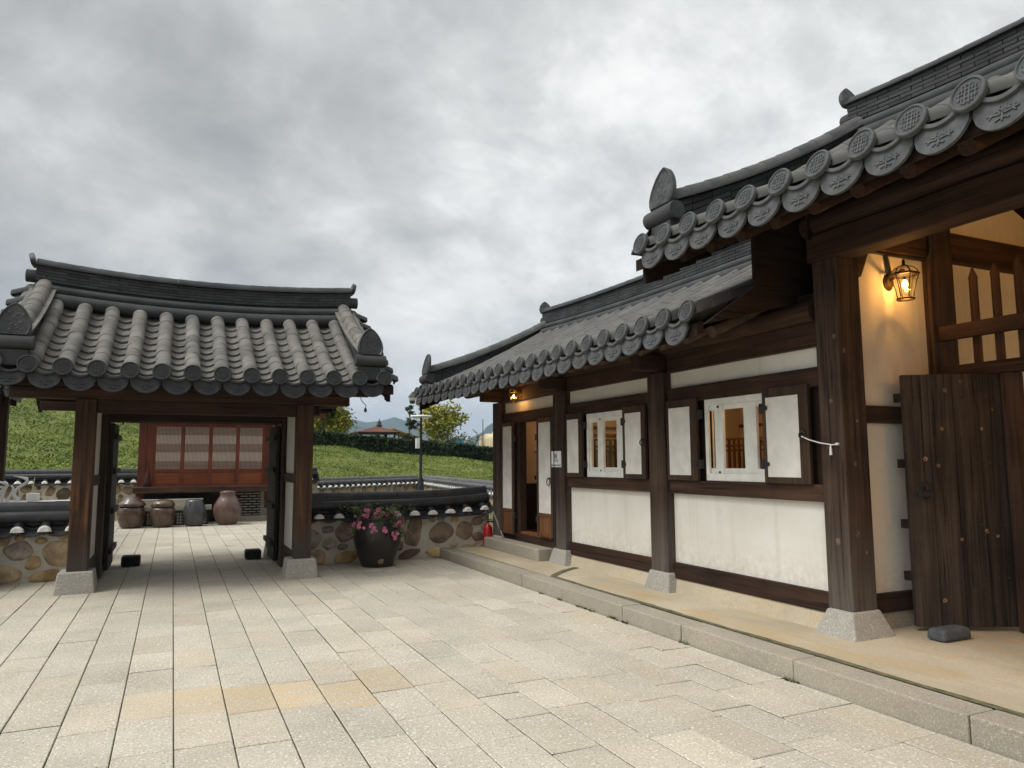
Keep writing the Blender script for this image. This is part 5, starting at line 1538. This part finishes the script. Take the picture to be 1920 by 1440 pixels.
# ------------------------------------------------------------------ egret statues and ledge behind the left wall
def ledge():
    m = MB(); m.box(-6.0, -1.30, 14.7, 15.3, 0.98, 1.03, M['whitewood'], -0.05); m.box(-5.9, -1.40, 14.8, 15.2, -0.05, 0.98, M['mortar'])
    tag(m.build('pale_ledge', None, 0.01), 'long pale ledge behind the left stone wall', 'ledge')
    def egret(pts, rad, lab):
        g = thing('egret_statue', lab, 'statue', (pts[-1][0], 15.0, 1.03), 'white egret statues')
        n = MB(); n.tube([(a, 15.0, b) for a, b in pts], rad, M['white'], 10); N_ = n.build('figure', g)
    # outline: bill tip, head, neck bends, foot
    egret([(-2.47,1.462),(-2.40,1.450),(-2.33,1.430),(-2.275,1.415),(-2.262,1.375),(-2.29,1.335),(-2.37,1.275),(-2.425,1.215),(-2.445,1.15),(-2.42,1.10),(-2.38,1.075),(-2.40,1.03)],
          [0.003,0.010,0.020,0.030,0.027,0.023,0.023,0.026,0.030,0.034,0.036,0.05], 'white egret statue with the tallest S-shaped neck, on the ledge')
    egret([(-2.76,1.385),(-2.70,1.375),(-2.62,1.350),(-2.56,1.335),(-2.545,1.30),(-2.575,1.25),(-2.63,1.20),(-2.68,1.13),(-2.70,1.03)],
          [0.003,0.010,0.022,0.030,0.028,0.025,0.027,0.032,0.05], 'white egret statue with a bowed head, left of the tallest egret')
    egret([(-2.84,1.300),(-2.77,1.295),(-2.68,1.285),(-2.60,1.270),(-2.58,1.24),(-2.60,1.17),(-2.62,1.10),(-2.63,1.03)],
          [0.003,0.010,0.020,0.026,0.024,0.026,0.03,0.05], 'white egret statue with the lowest head, under the bowed egret')
    egret([(-2.50,1.30),(-2.475,1.29),(-2.455,1.25),(-2.47,1.19),(-2.50,1.12),(-2.54,1.03)],
          [0.006,0.018,0.020,0.018,0.02,0.03], 'thin white egret statue with no bill showing, between two others')
    c = MB(); c.lathe((-2.165,15.0,1.03), [(0,0),(0.095,0.0),(0.10,0.01),(0.10,0.125),(0.09,0.135),(0,0.135)], M['white'], 24)
    c.tube([(-2.19,15.0,1.16),(-2.175,15.0,1.26),(-2.165,15.0,1.34),(-2.155,15.0,1.43)], 0.010, M['cream'], 6)
    tag(c.build('white_drum'), 'white drum with a thin stick standing up, on the ledge', 'drum')
ledge()

# ------------------------------------------------------------------ jars and red house in the far court
def jar(x, y, prof, mat, label, lid=None):
    g = thing('earthenware_jar', label, 'jar', (x, y, 0), 'earthenware jars before the red house')
    b = MB(); b.lathe((x,y,0), prof, mat, 32); b.build('body', g)
    if lid:
        l = MB(); l.lathe((x,y,0), lid, mat, 32, 0.15); l.build('lid', g)
jar(-0.93, 21.72, [(0,0),(0.22,0),(0.27,0.06),(0.335,0.24),(0.345,0.38),(0.32,0.50),(0.28,0.56),(0,0.56)], M['jar'], 'brown glazed jar with a domed lid, half hidden by the open gate leaf',
    [(0.33,0.565),(0.34,0.59),(0.30,0.66),(0.20,0.73),(0.17,0.80),(0,0.80)])
jar(-0.19, 21.60, [(0,0),(0.20,0),(0.25,0.06),(0.31,0.24),(0.32,0.36),(0.30,0.47),(0.26,0.53),(0,0.53)], M['jar'], 'brown glazed jar with a flat lid, second from the gate leaf',
    [(0.29,0.54),(0.30,0.57),(0.27,0.64),(0.20,0.71),(0,0.735)])
jar(0.58, 21.60, [(0,0),(0.20,0),(0.23,0.05),(0.285,0.22),(0.30,0.36),(0.27,0.50),(0.22,0.64),(0.20,0.70),(0.14,0.715),(0,0.70)], M['jar_grey'], 'dark grey jar with a sharp shoulder, between brown jar and reddish jar')
jar(1.41, 21.72, [(0,0),(0.20,0),(0.25,0.04),(0.35,0.22),(0.375,0.38),(0.34,0.55),(0.26,0.70),(0.20,0.80),(0.215,0.86),(0.22,0.89),(0.12,0.92),(0,0.92)], M['jar_pink'], 'tall reddish pear-shaped jar, largest of the row')

def red_house():
    g = thing('red_house', 'red timber house with paper lattice doors seen through the gate', 'building', (1.2, 23.0, 0))
    us = [0.2*(2*k+1) for k in range(-7, 7)]
    roof(g, T_gate(1.3, 24.6), 0.0, 2.15, 3.20, 1.4, us, -2.95, 2.95, lambda u: 0.1*(u/2.9)**2, lambda u: 0.0, detail=False, under=M['redwood'])
    y = 23.0
    for x in (-0.89, 2.50, 3.35):
        p = MB(); p.box(x, x+0.20, y-0.05, y+0.15, 0.35, 3.12, M['redwood_z'], -0.35); p.build('post', g, 0.01)
    boxpart('beam', g, 0.008, -0.69, 2.5, y-0.02, y+0.13, 2.78, 3.12, M['redwood']); boxpart('beam', g, 0.008, -0.95, 3.6, y-0.05, y+0.15, 3.125, 3.22, M['redwood'], -0.2)
    fl = MB(); fl.box(-0.95, 3.6, y-0.75, y-0.06, 0.86, 1.03, M['wood_x'], 0.6); fl.box(-0.95, 3.6, y-0.06, y+3.2, 0.86, 1.0, M['wood_x']); fl.build('floor_beam', g, 0.01)
    boxpart('door_jamb', g, 0, -0.69, -0.50, y, y+0.10, 1.03, 2.78, M['redwood_z'], -0.1); boxpart('door_jamb', g, 0, 2.46, 2.5, y, y+0.1, 1.03, 2.78, M['redwood_z'])
    # four lattice leaves
    w = (2.46+0.50)/4
    for k in range(4):
        x0 = -0.50+w*k
        f = MB()
        f.box(x0, x0+0.055, y+0.02, y+0.07, 1.03, 2.78, M['redwood_z']); f.box(x0+w-0.055, x0+w, y+0.02, y+0.07, 1.03, 2.78, M['redwood_z'])
        f.box(x0+0.055, x0+w-0.055, y+0.022, y+0.068, 2.72, 2.78, M['redwood']); f.box(x0+0.055, x0+w-0.055, y+0.022, y+0.068, 1.42, 1.50, M['redwood']); f.box(x0+0.055, x0+w-0.055, y+0.022, y+0.068, 1.03, 1.09, M['redwood'])
        D_ = f.build('lattice_door', g)
        p = MB(); p.box(x0+0.055, x0+w-0.055, y+0.05, y+0.06, 1.50, 2.72, M['lattice_paper']); p.build('paper', D_)
        q = MB(); q.box(x0+0.055, x0+w-0.055, y+0.045, y+0.06, 1.09, 1.42, M['redpanel']); q.build('lower_panel', D_)
        l = MB()
        n = 18
        for i in range(1, n):
            xx = x0+0.055+(w-0.11)*i/n
            l.box(xx-0.0035, xx+0.0035, y+0.030, y+0.049, 1.50, 2.72, M['redwood_z'], -0.2)
        for zc in (1.61, 2.11, 2.60):
            for j in range(-3, 4):
                z = zc+j*0.036
                if 1.5 < z < 2.72: l.box(x0+0.055, x0+w-0.055, y+0.032, y+0.047, z-0.0035, z+0.0035, M['redwood'], -0.2)
        l.build('lattice', D_)
    wl = MB(); wl.box(2.70, 3.35, y+0.03, y+0.10, 1.03, 3.1, M['plaster']); wl.box(-0.86, -0.80, y+0.15, 26.2, 0.9, 3.15, M['plaster'])
    wl.box(3.40, 3.5, y+0.15, 26.2, 0.9, 3.15, M['plaster']); wl.box(-0.8, 3.4, 26.1, 26.2, 0.3, 3.15, M['plaster']); wl.build('wall', g)
    # dark brick plinth with pale raised joints
    bp = MB()
    bp.box(-0.9, 3.5, y+0.02, y+3.1, 0.0, 0.86, M['brick'], -0.4)
    z = 0.16
    row = 0
    while z < 0.80:
        x = 1.72 + (0.12 if row % 2 else 0)
        while x < 2.35:
            bp.box(x, x+0.20, y-0.006, y+0.018, z, z+0.030, M['mortar'], -0.2); x += 0.235
        z += 0.075; row += 1
    bp.box(1.62, 1.70, y-0.03, y+0.018, 0.0, 0.86, M['plinth'], -0.3); bp.box(2.40, 2.58, y-0.03, y+0.018, 0.0, 0.86, M['plinth'], -0.2)
    bp.box(1.2, 3.6, y-0.22, y+0.0, -0.02, 0.14, M['kerb'])
    bp.build('plinth', g)
    sl = MB(); sl.box(-0.85, 0.80, 22.05, 22.60, 0.53, 0.70, M['kerb'], 0.25); sl.box(-0.85, 1.02, 21.98, 22.20, 0.40, 0.525, M['kerb'], 0.15)
    sl.box(-0.80, 0.95, 22.06, 22.58, 0.0, 0.40, M['brick'], -0.3)
    for z in (0.05, 0.13, 0.21, 0.29):
        for k, x in enumerate((-0.55, -0.50, 0.18, 0.25, 0.85)):
            sl.box(x-0.06+0.03*((k+int(z*100)) % 2), x+0.05, 22.045, 22.059, z, z+0.022, M['mortar'])
            sl.box(x-0.012, x+0.012, 22.046, 22.058, z+0.022, z+0.08, M['mortar'])
    sl.build('stepping_terrace', g, 0.006)
    br = MB()      # straw broom leaning by the post
    return g
red_house()
bm_ = MB(); bm_.tube([(-0.62,22.75,1.75),(-0.62,22.62,1.45)], 0.015, M['wood_z'], 6)
bm_.lathe((-0.62,22.60,1.03), [(0,0.0),(0.11,0.0),(0.10,0.12),(0.04,0.40),(0.0,0.44)], simple('dark_straw', (0.04,0.015,0.012), (0.07,0.025,0.02), 10, 0.9), 12)
tag(bm_.build('broom'), 'dark broom standing on the red house floor beside its corner post', 'broom')

# ------------------------------------------------------------------ neighbour building at the left edge
def side_house():
    g = thing('side_house', 'white walled house with dark post cut by the left photo edge', 'building', (-4.5, 18, 0))
    T = lambda u, v, z: (-5.6+v, 16.0+u, z)
    us = [0.2*(2*k+1) for k in range(-10, 11)]
    roof(g, T, R(90), 2.3, 3.30, 1.3, us, -4.3, 4.5, lambda u: 0.0, lambda u: 0.0, detail=True, raft=False, under=M['wood_y'], gables=(False, True), u_clip=(2.0, 4.6))
    w = MB(); w.box(-8.5, -3.62, 12.9, 19.9, 0.0, 3.1, M['plaster']); w.build('wall', g)
    p = MB(); p.box(-3.625, -3.44, 19.75, 19.95, 0.0, 3.2, M['wood_z']); p.box(-3.61, -3.56, 15, 19.75, 1.95, 2.08, M['wood_y']); p.box(-3.61, -3.56, 15, 19.75, 3.0, 3.2, M['wood_y']); p.build('timber_frame', g)
side_house()

# ------------------------------------------------------------------ outer walls, hill, hedge
yard_wall((-4.35, 25.0), (4.4, 25.0), 1.10, 'long stone wall with white tile plugs behind the red house', 51, first=0.05, back=False, size=(0.26, 0.40))
yard_wall((4.0, 30.5), (11.35, 35.8), 0.62, 'outer stone wall running back to the far corner, left of the lamp post', 52, first=0.05, pitch=0.36, back=False, coping=M['coping_grey'], size=(0.26, 0.40), stone_tone=0.7)
yard_wall((11.45, 35.8), (9.1, 19.5), 0.62, 'outer stone wall coming forward from the far corner towards the hall', 53, first=0.05, pitch=0.36, back=False, coping=M['coping_grey'], size=(0.26, 0.40), stone_tone=0.7, plug_k=0.72)

def crest(x):
    if x > 7: return 2.73-0.089*(x-7.7)
    return 2.79+0.20*(7-x)
def hill_h(x, y):
    inside = False
    if x < 4.2 and y < 25.7: inside = True
    if 4.2 <= x < 11.45:
        lim = 30.6+(x-4.0)*0.721+0.35
        if y < lim: inside = True
    xr = 9.1+(y-19.5)*(2.35/16.3)+0.3
    if x >= 9.0 and y <= 36.2: inside = x < xr
    if x > 9.0 and y < 19: inside = True
    if y < 18: inside = True
    c = crest(x)
    if x < 3: y0 = 26.0
    elif x < 4: y0 = 26.0+(x-3)*4.9
    elif x < 11.45: y0 = 30.95+(x-4.0)*0.721
    else: y0 = 36.3
    t = min(1.0, max(0.0, (y-y0)/(45-y0)))
    t2 = t*t*(3-2*t)*0.45+t*0.55
    b = 0.85 if x > 3 else 1.25
    h = b+(c-b)*t2
    if y > 45: h = c - (y-45)*0.012 - max(0.0, (y-60))*0.02
    return inside, h
def hill():
    m = MB()
    rs = random.Random(11)
    X = [-30+i*0.75 for i in range(0, 100)]; Y = [18+j*0.6 for j in range(0, 90)]
    idx = {}
    for j, y in enumerate(Y):
        for i, x in enumerate(X):
            ins, h = hill_h(x, y)
            z = -0.3 if ins else h+0.10*math.sin(x*1.3+y*0.7)*math.sin(y*0.9-x*0.4)*(1 if y < 46 else 0)
            idx[i, j] = len(m.v); m.v.append((x, y, z))
    for j in range(len(Y)-1):
        for i in range(len(X)-1):
            m.f.append([idx[i,j], idx[i+1,j], idx[i+1,j+1], idx[i,j+1]]); m.m.append(0); m.t.append(0); m.w.append(0); m.s.append(True)
    m.mats.append(M['turf'])
    struct(m.build('hill'))
    # low leafy ground cover as many small leaves
    g = MB()
    k = 0
    while k < 80000:
        y = rs.uniform(19, 45.5)
        x = rs.uniform(y*math.tan(R(24.8-38)), y*math.tan(R(24.8+2)))
        ins, h = hill_h(x, y)
        if ins: continue
        if 5 < x < 11 and y < 30: continue
        cl = math.sin(x*2.1+1.3*math.sin(y*1.7))*math.sin(y*2.6+x*0.6)
        if cl < rs.uniform(-1.6, -0.2): k += 0.25; continue
        k += 1
        z = h+0.10*math.sin(x*1.3+y*0.7)*math.sin(y*0.9-x*0.4)+rs.uniform(0.0, 0.05)+0.05*max(0, cl)
        card(g, (x, y, z), rs.uniform(0.05, 0.11), M['grassblade'], rs.gauss(0.0, 0.15), rs, 0.6)
    struct(g.build('ground_cover'), 'stuff')
hill()

def leaf_mass(mb, inside_pts, mat, size, rs, tone=(0, 0.25)):
    for p in inside_pts: card(mb, p, rs.uniform(*size), mat, rs.gauss(*tone), rs, 0.75)

def hedge():
    rs = random.Random(4)
    g = thing('clipped_hedge', 'long dark clipped hedge along the crest of the grass hill', 'hedge', (14, 45, 2))
    c = MB()
    xs = [5.0+i*1.0 for i in range(0, 24)]
    for a, b in zip(xs[:-1], xs[1:]):
        za, zb = crest(a), crest(b)
        hta, htb = 0.74+0.01*(a-7), 0.74+0.01*(b-7)
        c.hexa([(a,44.6,za-0.5),(b,44.6,zb-0.5),(b,45.6,zb-0.5),(a,45.6,za-0.5)], [(a,44.65,za+hta),(b,44.65,zb+htb),(b,45.55,zb+htb),(a,45.55,za+hta)], M['hedge'], -0.5)
    c.build('stems', g)
    f = MB()
    for _ in range(13000):
        x = rs.uniform(5, 28); z = crest(x); ht = 0.80+0.01*(x-7)+0.04*math.sin(x*2.3)+0.03*math.sin(x*5.1)
        if rs.random() < 0.7: p = (x, 44.55+rs.uniform(-0.08, 0.1), z+rs.uniform(-0.1, ht))
        else: p = (x, rs.uniform(44.5, 45.6), z+ht+rs.uniform(-0.07, 0.06))
        card(f, p, rs.uniform(0.10, 0.20), M['hedge'], rs.gauss(0.1, 0.35), rs, 0.8)
    f.build('foliage', g)
hedge()

def tree(x, y, zb, height, crown, label, mat, seed, n=1500, leaf=(0.14, 0.30), stems=1, group=None, name='leafy_tree', bare=False, trunk_r=0.12):
    rs = random.Random(seed)
    g = thing(name, label, 'tree', (x, y, zb), group)
    t = MB(); f = MB()
    tips = []
    cx, cz, rx, rz = crown
    for s in range(stems):
        bx = x+(s-(stems-1)/2)*0.35+rs.uniform(-0.1, 0.1)
        top = (bx+rs.uniform(-0.4, 0.4)+cx*0.6, y+rs.uniform(-0.3, 0.3), zb+height*0.86)
        pts = [(bx, y, zb-0.3)]
        for i in range(1, 6):
            q = i/5; pts.append((bx+(top[0]-bx)*q+rs.uniform(-.08,.08), y+(top[1]-y)*q, zb+(top[2]-zb)*q))
        r0 = trunk_r/(stems**0.5)
        t.tube(pts, [r0*(1-0.8*i/5) for i in range(6)], M['bark'], 7, rs.uniform(-0.1, 0.1))
        for i in range(16 if not bare else 26):
            q = rs.uniform(0.28, 1.0); b = pts[0]; k = min(4, int(q*5)); fr = q*5-k
            st_ = [pts[k][j]+(pts[k+1][j]-pts[k][j])*fr for j in range(3)]
            a = rs.uniform(0, 6.283); L = rx*rs.uniform(0.5, 1.0)*(1.15-q*0.6)
            up = rs.uniform(0.3, 0.9)
            e = (st_[0]+math.cos(a)*L, st_[1]+math.sin(a)*L, st_[2]+L*up)
            mid = tuple((st_[j]+e[j])/2+rs.uniform(-.1,.1) for j in range(3))
            t.tube([st_, mid, e], [r0*0.32, r0*0.2, r0*0.07], M['bark'], 5, 0.0, caps=False)
            tips += [e, mid]
            if bare:
                for _ in range(5):
                    a2 = rs.uniform(0, 6.283); L2 = L*rs.uniform(0.25, 0.5)
                    t.tube([mid if rs.random() < .5 else e, (e[0]+math.cos(a2)*L2, e[1]+math.sin(a2)*L2, e[2]+L2*rs.uniform(0.2, 0.9))], [r0*0.10, r0*0.03], M['bark'], 4, 0.1, caps=False)
    t.build('trunk', g)
    if not bare:
        # clumps around limb ends inside an uneven crown
        clumps = [tp for tp in tips if rs.random() < 0.8]
        for _ in range(14): 
            a = rs.uniform(0, 6.283); r_ = rs.uniform(0.3, 0.95)
            clumps.append((x+cx+math.cos(a)*rx*r_, y+math.sin(a)*rx*r_*0.8, zb+cz+rs.uniform(-0.9, 0.9)*rz*(1-r_*0.5)))
        for i in range(n):
            c = rs.choice(clumps); s = 0.30*rx
            tn = rs.gauss(0, 0.22)
            p = (c[0]+rs.gauss(0, s*0.6), c[1]+rs.gauss(0, s*0.6), c[2]+rs.gauss(0, s*0.42))
            card(f, p, rs.uniform(*leaf), mat, tn, rs, 0.7)
        f.build('crown', g)
    return g
# positions come from the line of sight over the hedge
tree(10.1, 55, 2.4, 3.5, (0.1, 2.1, 1.7, 1.5), 'yellowing round tree just right of the gate roof, behind the hedge', M['yellowleaf'], 2, 5200, group='trees beyond the hedge')
tree(19.2, 55, 1.7, 4.6, (0.2, 2.7, 1.9, 1.9), 'yellow leafy tree with several stems, right of the lamp post', M['yellowleaf'], 3, 3600, stems=4, group='trees beyond the hedge', trunk_r=0.2)
tree(17.15, 56, 1.8, 4.9, (0.0, 2.5, 0.5, 2.4), 'narrow dark conifer directly behind the lamp post', M['pine'], 4, 1800, leaf=(0.10, 0.22), name='conifer_tree', group='trees beyond the hedge')
tree(22.3, 56, 1.3, 3.3, (0.0, 2.3, 1.0, 1.2), 'bare leafless tree just left of the cream tank', M['bark'], 8, bare=True, name='bare_tree', group='trees beyond the hedge', trunk_r=0.09)
tree(20.9, 53, 1.6, 1.9, (0.0, 1.2, 0.5, 0.5), 'small green sapling near the blue dome', M['leaf'], 9, 380, leaf=(0.1, 0.2), group='trees beyond the hedge', trunk_r=0.05)

def pavilion():
    z = 2.2
    g = thing('pavilion', 'low pavilion with rust brown roof and finial behind the hedge', 'pavilion', (15.5, 60, z))
    b = MB()
    def hip(cx, cy, hx, hy, z0, z1, mat, skew=0.0, tone=0):
        b.add([(cx-hx,cy-hy,z0),(cx+hx,cy-hy,z0),(cx+hx,cy+hy,z0),(cx-hx,cy+hy,z0),(cx+skew,cy,z1)], [(0,1,4),(1,2,4),(2,3,4),(3,0,4),(0,3,2,1)], mat, tone)
        b.box(cx-hx, cx+hx, cy-hy, cy+hy, z0-0.12, z0-0.002, M['wood_x'])
    hip(15.05, 60, 1.72, 1.7, 4.17, 4.72, M['rust'], 0.3)
    R_ = b.build('roof', g)
    b = MB(); b.lathe((15.5, 60, 4.66), [(0.22,0),(0.30,0.08),(0.14,0.2),(0.20,0.34),(0.08,0.48),(0.02,0.66),(0,0.7)], M['coping'], 12); b.build('finial', R_)
    b = MB()
    for (x, y) in ((13.6, 58.5), (16.4, 58.5), (13.6, 61.5), (16.4, 61.5)): b.box(x-0.07, x+0.07, y-0.07, y+0.07, 1.2, 4.06, M['wood_z'])
    b.build('post', g)
    b = MB(); b.box(13.6, 16.3, 61.4, 61.5, 1.2, 3.95, M['plaster'], 0.1); b.build('wall', g)
    s = thing('shed', 'open shed with sloping tan roof beside the pavilion', 'shed', (17.6, 60.5, z))
    b = MB(); b.hexa([(16.4,59,4.40),(18.75,59,3.62),(18.75,62,3.62),(16.4,62,4.40)], [(16.4,59,4.52),(18.75,59,3.74),(18.75,62,3.74),(16.4,62,4.52)], M['tan']); b.build('roof', s)
    b = MB()
    for x, h in ((16.6, 4.33), (17.7, 3.96), (18.6, 3.66)):
        b.box(x-0.05, x+0.05, 59.2, 59.3, 1.2, h, M['wood_z']); b.box(x-0.05, x+0.05, 61.7, 61.8, 1.2, h, M['wood_z'])
    b.build('post', s)
pavilion()

def tank():
    g = thing('storage_tank', 'cream round storage tank behind the hedge, beside the hall corner', 'tank', (24.0, 56, 1.0))
    b = MB(); b.lathe((24.3, 56, 1.0), [(1.35,0),(1.35,2.55),(1.22,2.85),(0.9,3.0),(0,3.06)], M['cream'], 36); b.build('body', g)
    b = MB(); b.lathe((24.3, 56, 4.05), [(0.25,0),(0.25,0.12),(0,0.14)], M['cream'], 16); b.build('cap', g)
    b = MB(); b.tube([(22.95,55.4,1.0),(22.95,55.4,5.2)], 0.035, M['coping_grey'], 6); b.build('pipe', g)
    w = MB(); w.box(21.9, 22.9, 54.4, 55.0, 1.0, 2.88, M['cream'], 0.1); tag(w.build('low_store', None, 0.02), 'low cream store block at the left foot of the tank', 'shed')
    d = MB(); d.lathe((20.45, 55, 1.75), [(0.62,0),(0.62,1.55),(0.45,1.78),(0.2,1.88),(0,1.9)], M['blue'], 20); d.box(20.9, 21.7, 54.8, 55.3, 1.4, 2.95, M['blue'], -0.2)
    tag(d.build('blue_dome'), 'small bright blue dome showing over the hedge', 'dome')
tank()

def lamp_post():
    x, y, z = 8.93, 28.0, 0.0
    g = thing('lamp_post', 'tall dark lamp post with hanging lantern at the corner of the outer wall', 'lamp post', (x, y, z))
    p = MB(); p.lathe((x,y,z), [(0.16,0),(0.16,0.55),(0.13,0.62),(0.12,1.0),(0.062,1.08),(0.052,2.4),(0.045,4.42),(0.02,4.55),(0,4.6)], M['rubber'], 14, 0.0); p.build('pole', g)
    a = MB(); a.tube([(x,y,4.42),(x-0.18,y,4.47),(x-0.37,y,4.44)], 0.025, M['iron'], 6); a.tube([(x,y,4.42),(x+0.18,y,4.47),(x+0.37,y,4.44)], 0.025, M['iron'], 6); a.build('arm', g)
    for s in (-1, 1):
        l = MB(); l.lathe((x+s*0.37,y,3.98), [(0,0),(0.10,0.02),(0.155,0.26),(0.17,0.28),(0.06,0.42),(0.02,0.47),(0,0.47)], M['iron'], 8, 0.5, smooth=False)
        L_ = l.build('lantern', g)
        q = MB(); q.lathe((x+s*0.37,y,3.985), [(0.103,0.04),(0.158,0.25)], M['whitewood'], 8, -0.3, smooth=False); q.build('glass', L_)
    d = MB(); d.lathe((x,y,3.42), [(0.30,0.0),(0.42,0.05),(0.40,0.11),(0.28,0.06),(0.30,0.0)], M['white'], 24); d.box(x-0.40, x+0.40, y-0.02, y+0.02, 3.44, 3.47, M['iron']); d.build('saucer', g)
    b = MB(); b.box(x-0.21, x-0.07, y-0.08, y+0.06, 2.22, 2.62, M['white'], -0.05); b.build('box', g)
lamp_post()

# ------------------------------------------------------------------ far mountains and air
def mountain(name, label_none, prof, dist, depth, seed):
    """ridge across the view: prof = (bearing X per Y, crest height)"""
    rs = random.Random(seed)
    m = MB()
    nx, ny = 90, 14
    a0, a1 = prof[0][0], prof[-1][0]
    def H(a):
        for (p, h), (q, k) in zip(prof[:-1], prof[1:]):
            if p <= a <= q:
                t = (a-p)/(q-p); t = t*t*(3-2*t)*0.5+t*0.5
                return h+(k-h)*t
        return 0
    for j in range(ny+1):
        v = j/ny
        for i in range(nx+1):
            a = a0+(a1-a0)*i/nx
            yy = dist+depth*(v-0.5)
            ridge = max(0.0, 1-abs(v-0.5)*2)**0.8
            h = H(a)*ridge*(1+0.035*math.sin(i*1.9+seed)+0.025*math.sin(i*4.3+j)+rs.uniform(-0.012, 0.012))
            m.v.append((a*dist+(yy-dist)*a*0.6, yy, h-2 if v not in (0, 1) else -3))
    for j in range(ny):
        for i in range(nx):
            p = j*(nx+1)+i
            m.f.append([p, p+1, p+nx+2, p+nx+1]); m.m.append(0); m.t.append(0); m.w.append(0); m.s.append(True)
    m.mats.append(M['mountain'])
    struct(m.build(name))
mountain('far_mountains', None, [(-0.9,60),(-0.5,130),(-0.2,110),(0.0,150),(0.12,120),(0.19,168),(0.221,172),(0.235,165),(0.252,172),(0.270,182),(0.292,181),(0.31,160),(0.345,118),(0.375,104),(0.392,96),(0.43,90),(0.6,150),(0.9,100)], 2900, 1500, 3)
mountain('near_mountains', None, [(0.355,4),(0.372,50),(0.40,82),(0.43,124),(0.46,150),(0.55,190),(0.75,160),(1.1,60)], 2100, 900, 5)

def haze():
    m = MB()
    x0, x1, y0, y1, z0, z1 = -3500, 4500, -300, 4200, -4.5, 260
    m.box(x0, x1, y0, y1, z0, z1, M['white'])
    o = m.build('haze'); o.data.materials.clear()
    mt = bpy.data.materials.new('air'); mt.use_nodes = True
    nt = mt.node_tree; nt.nodes.clear()
    out = nt.nodes.new('ShaderNodeOutputMaterial'); v = nt.nodes.new('ShaderNodeVolumePrincipled')
    v.inputs['Color'].default_value = (0.55, 0.74, 1.0, 1); v.inputs['Density'].default_value = HAZE; v.inputs['Anisotropy'].default_value = 0.0
    nt.links.new(v.outputs[0], out.inputs['Volume'])
    o.data.materials.append(mt)
    struct(o, 'stuff')
HAZE = 0.0002
haze()
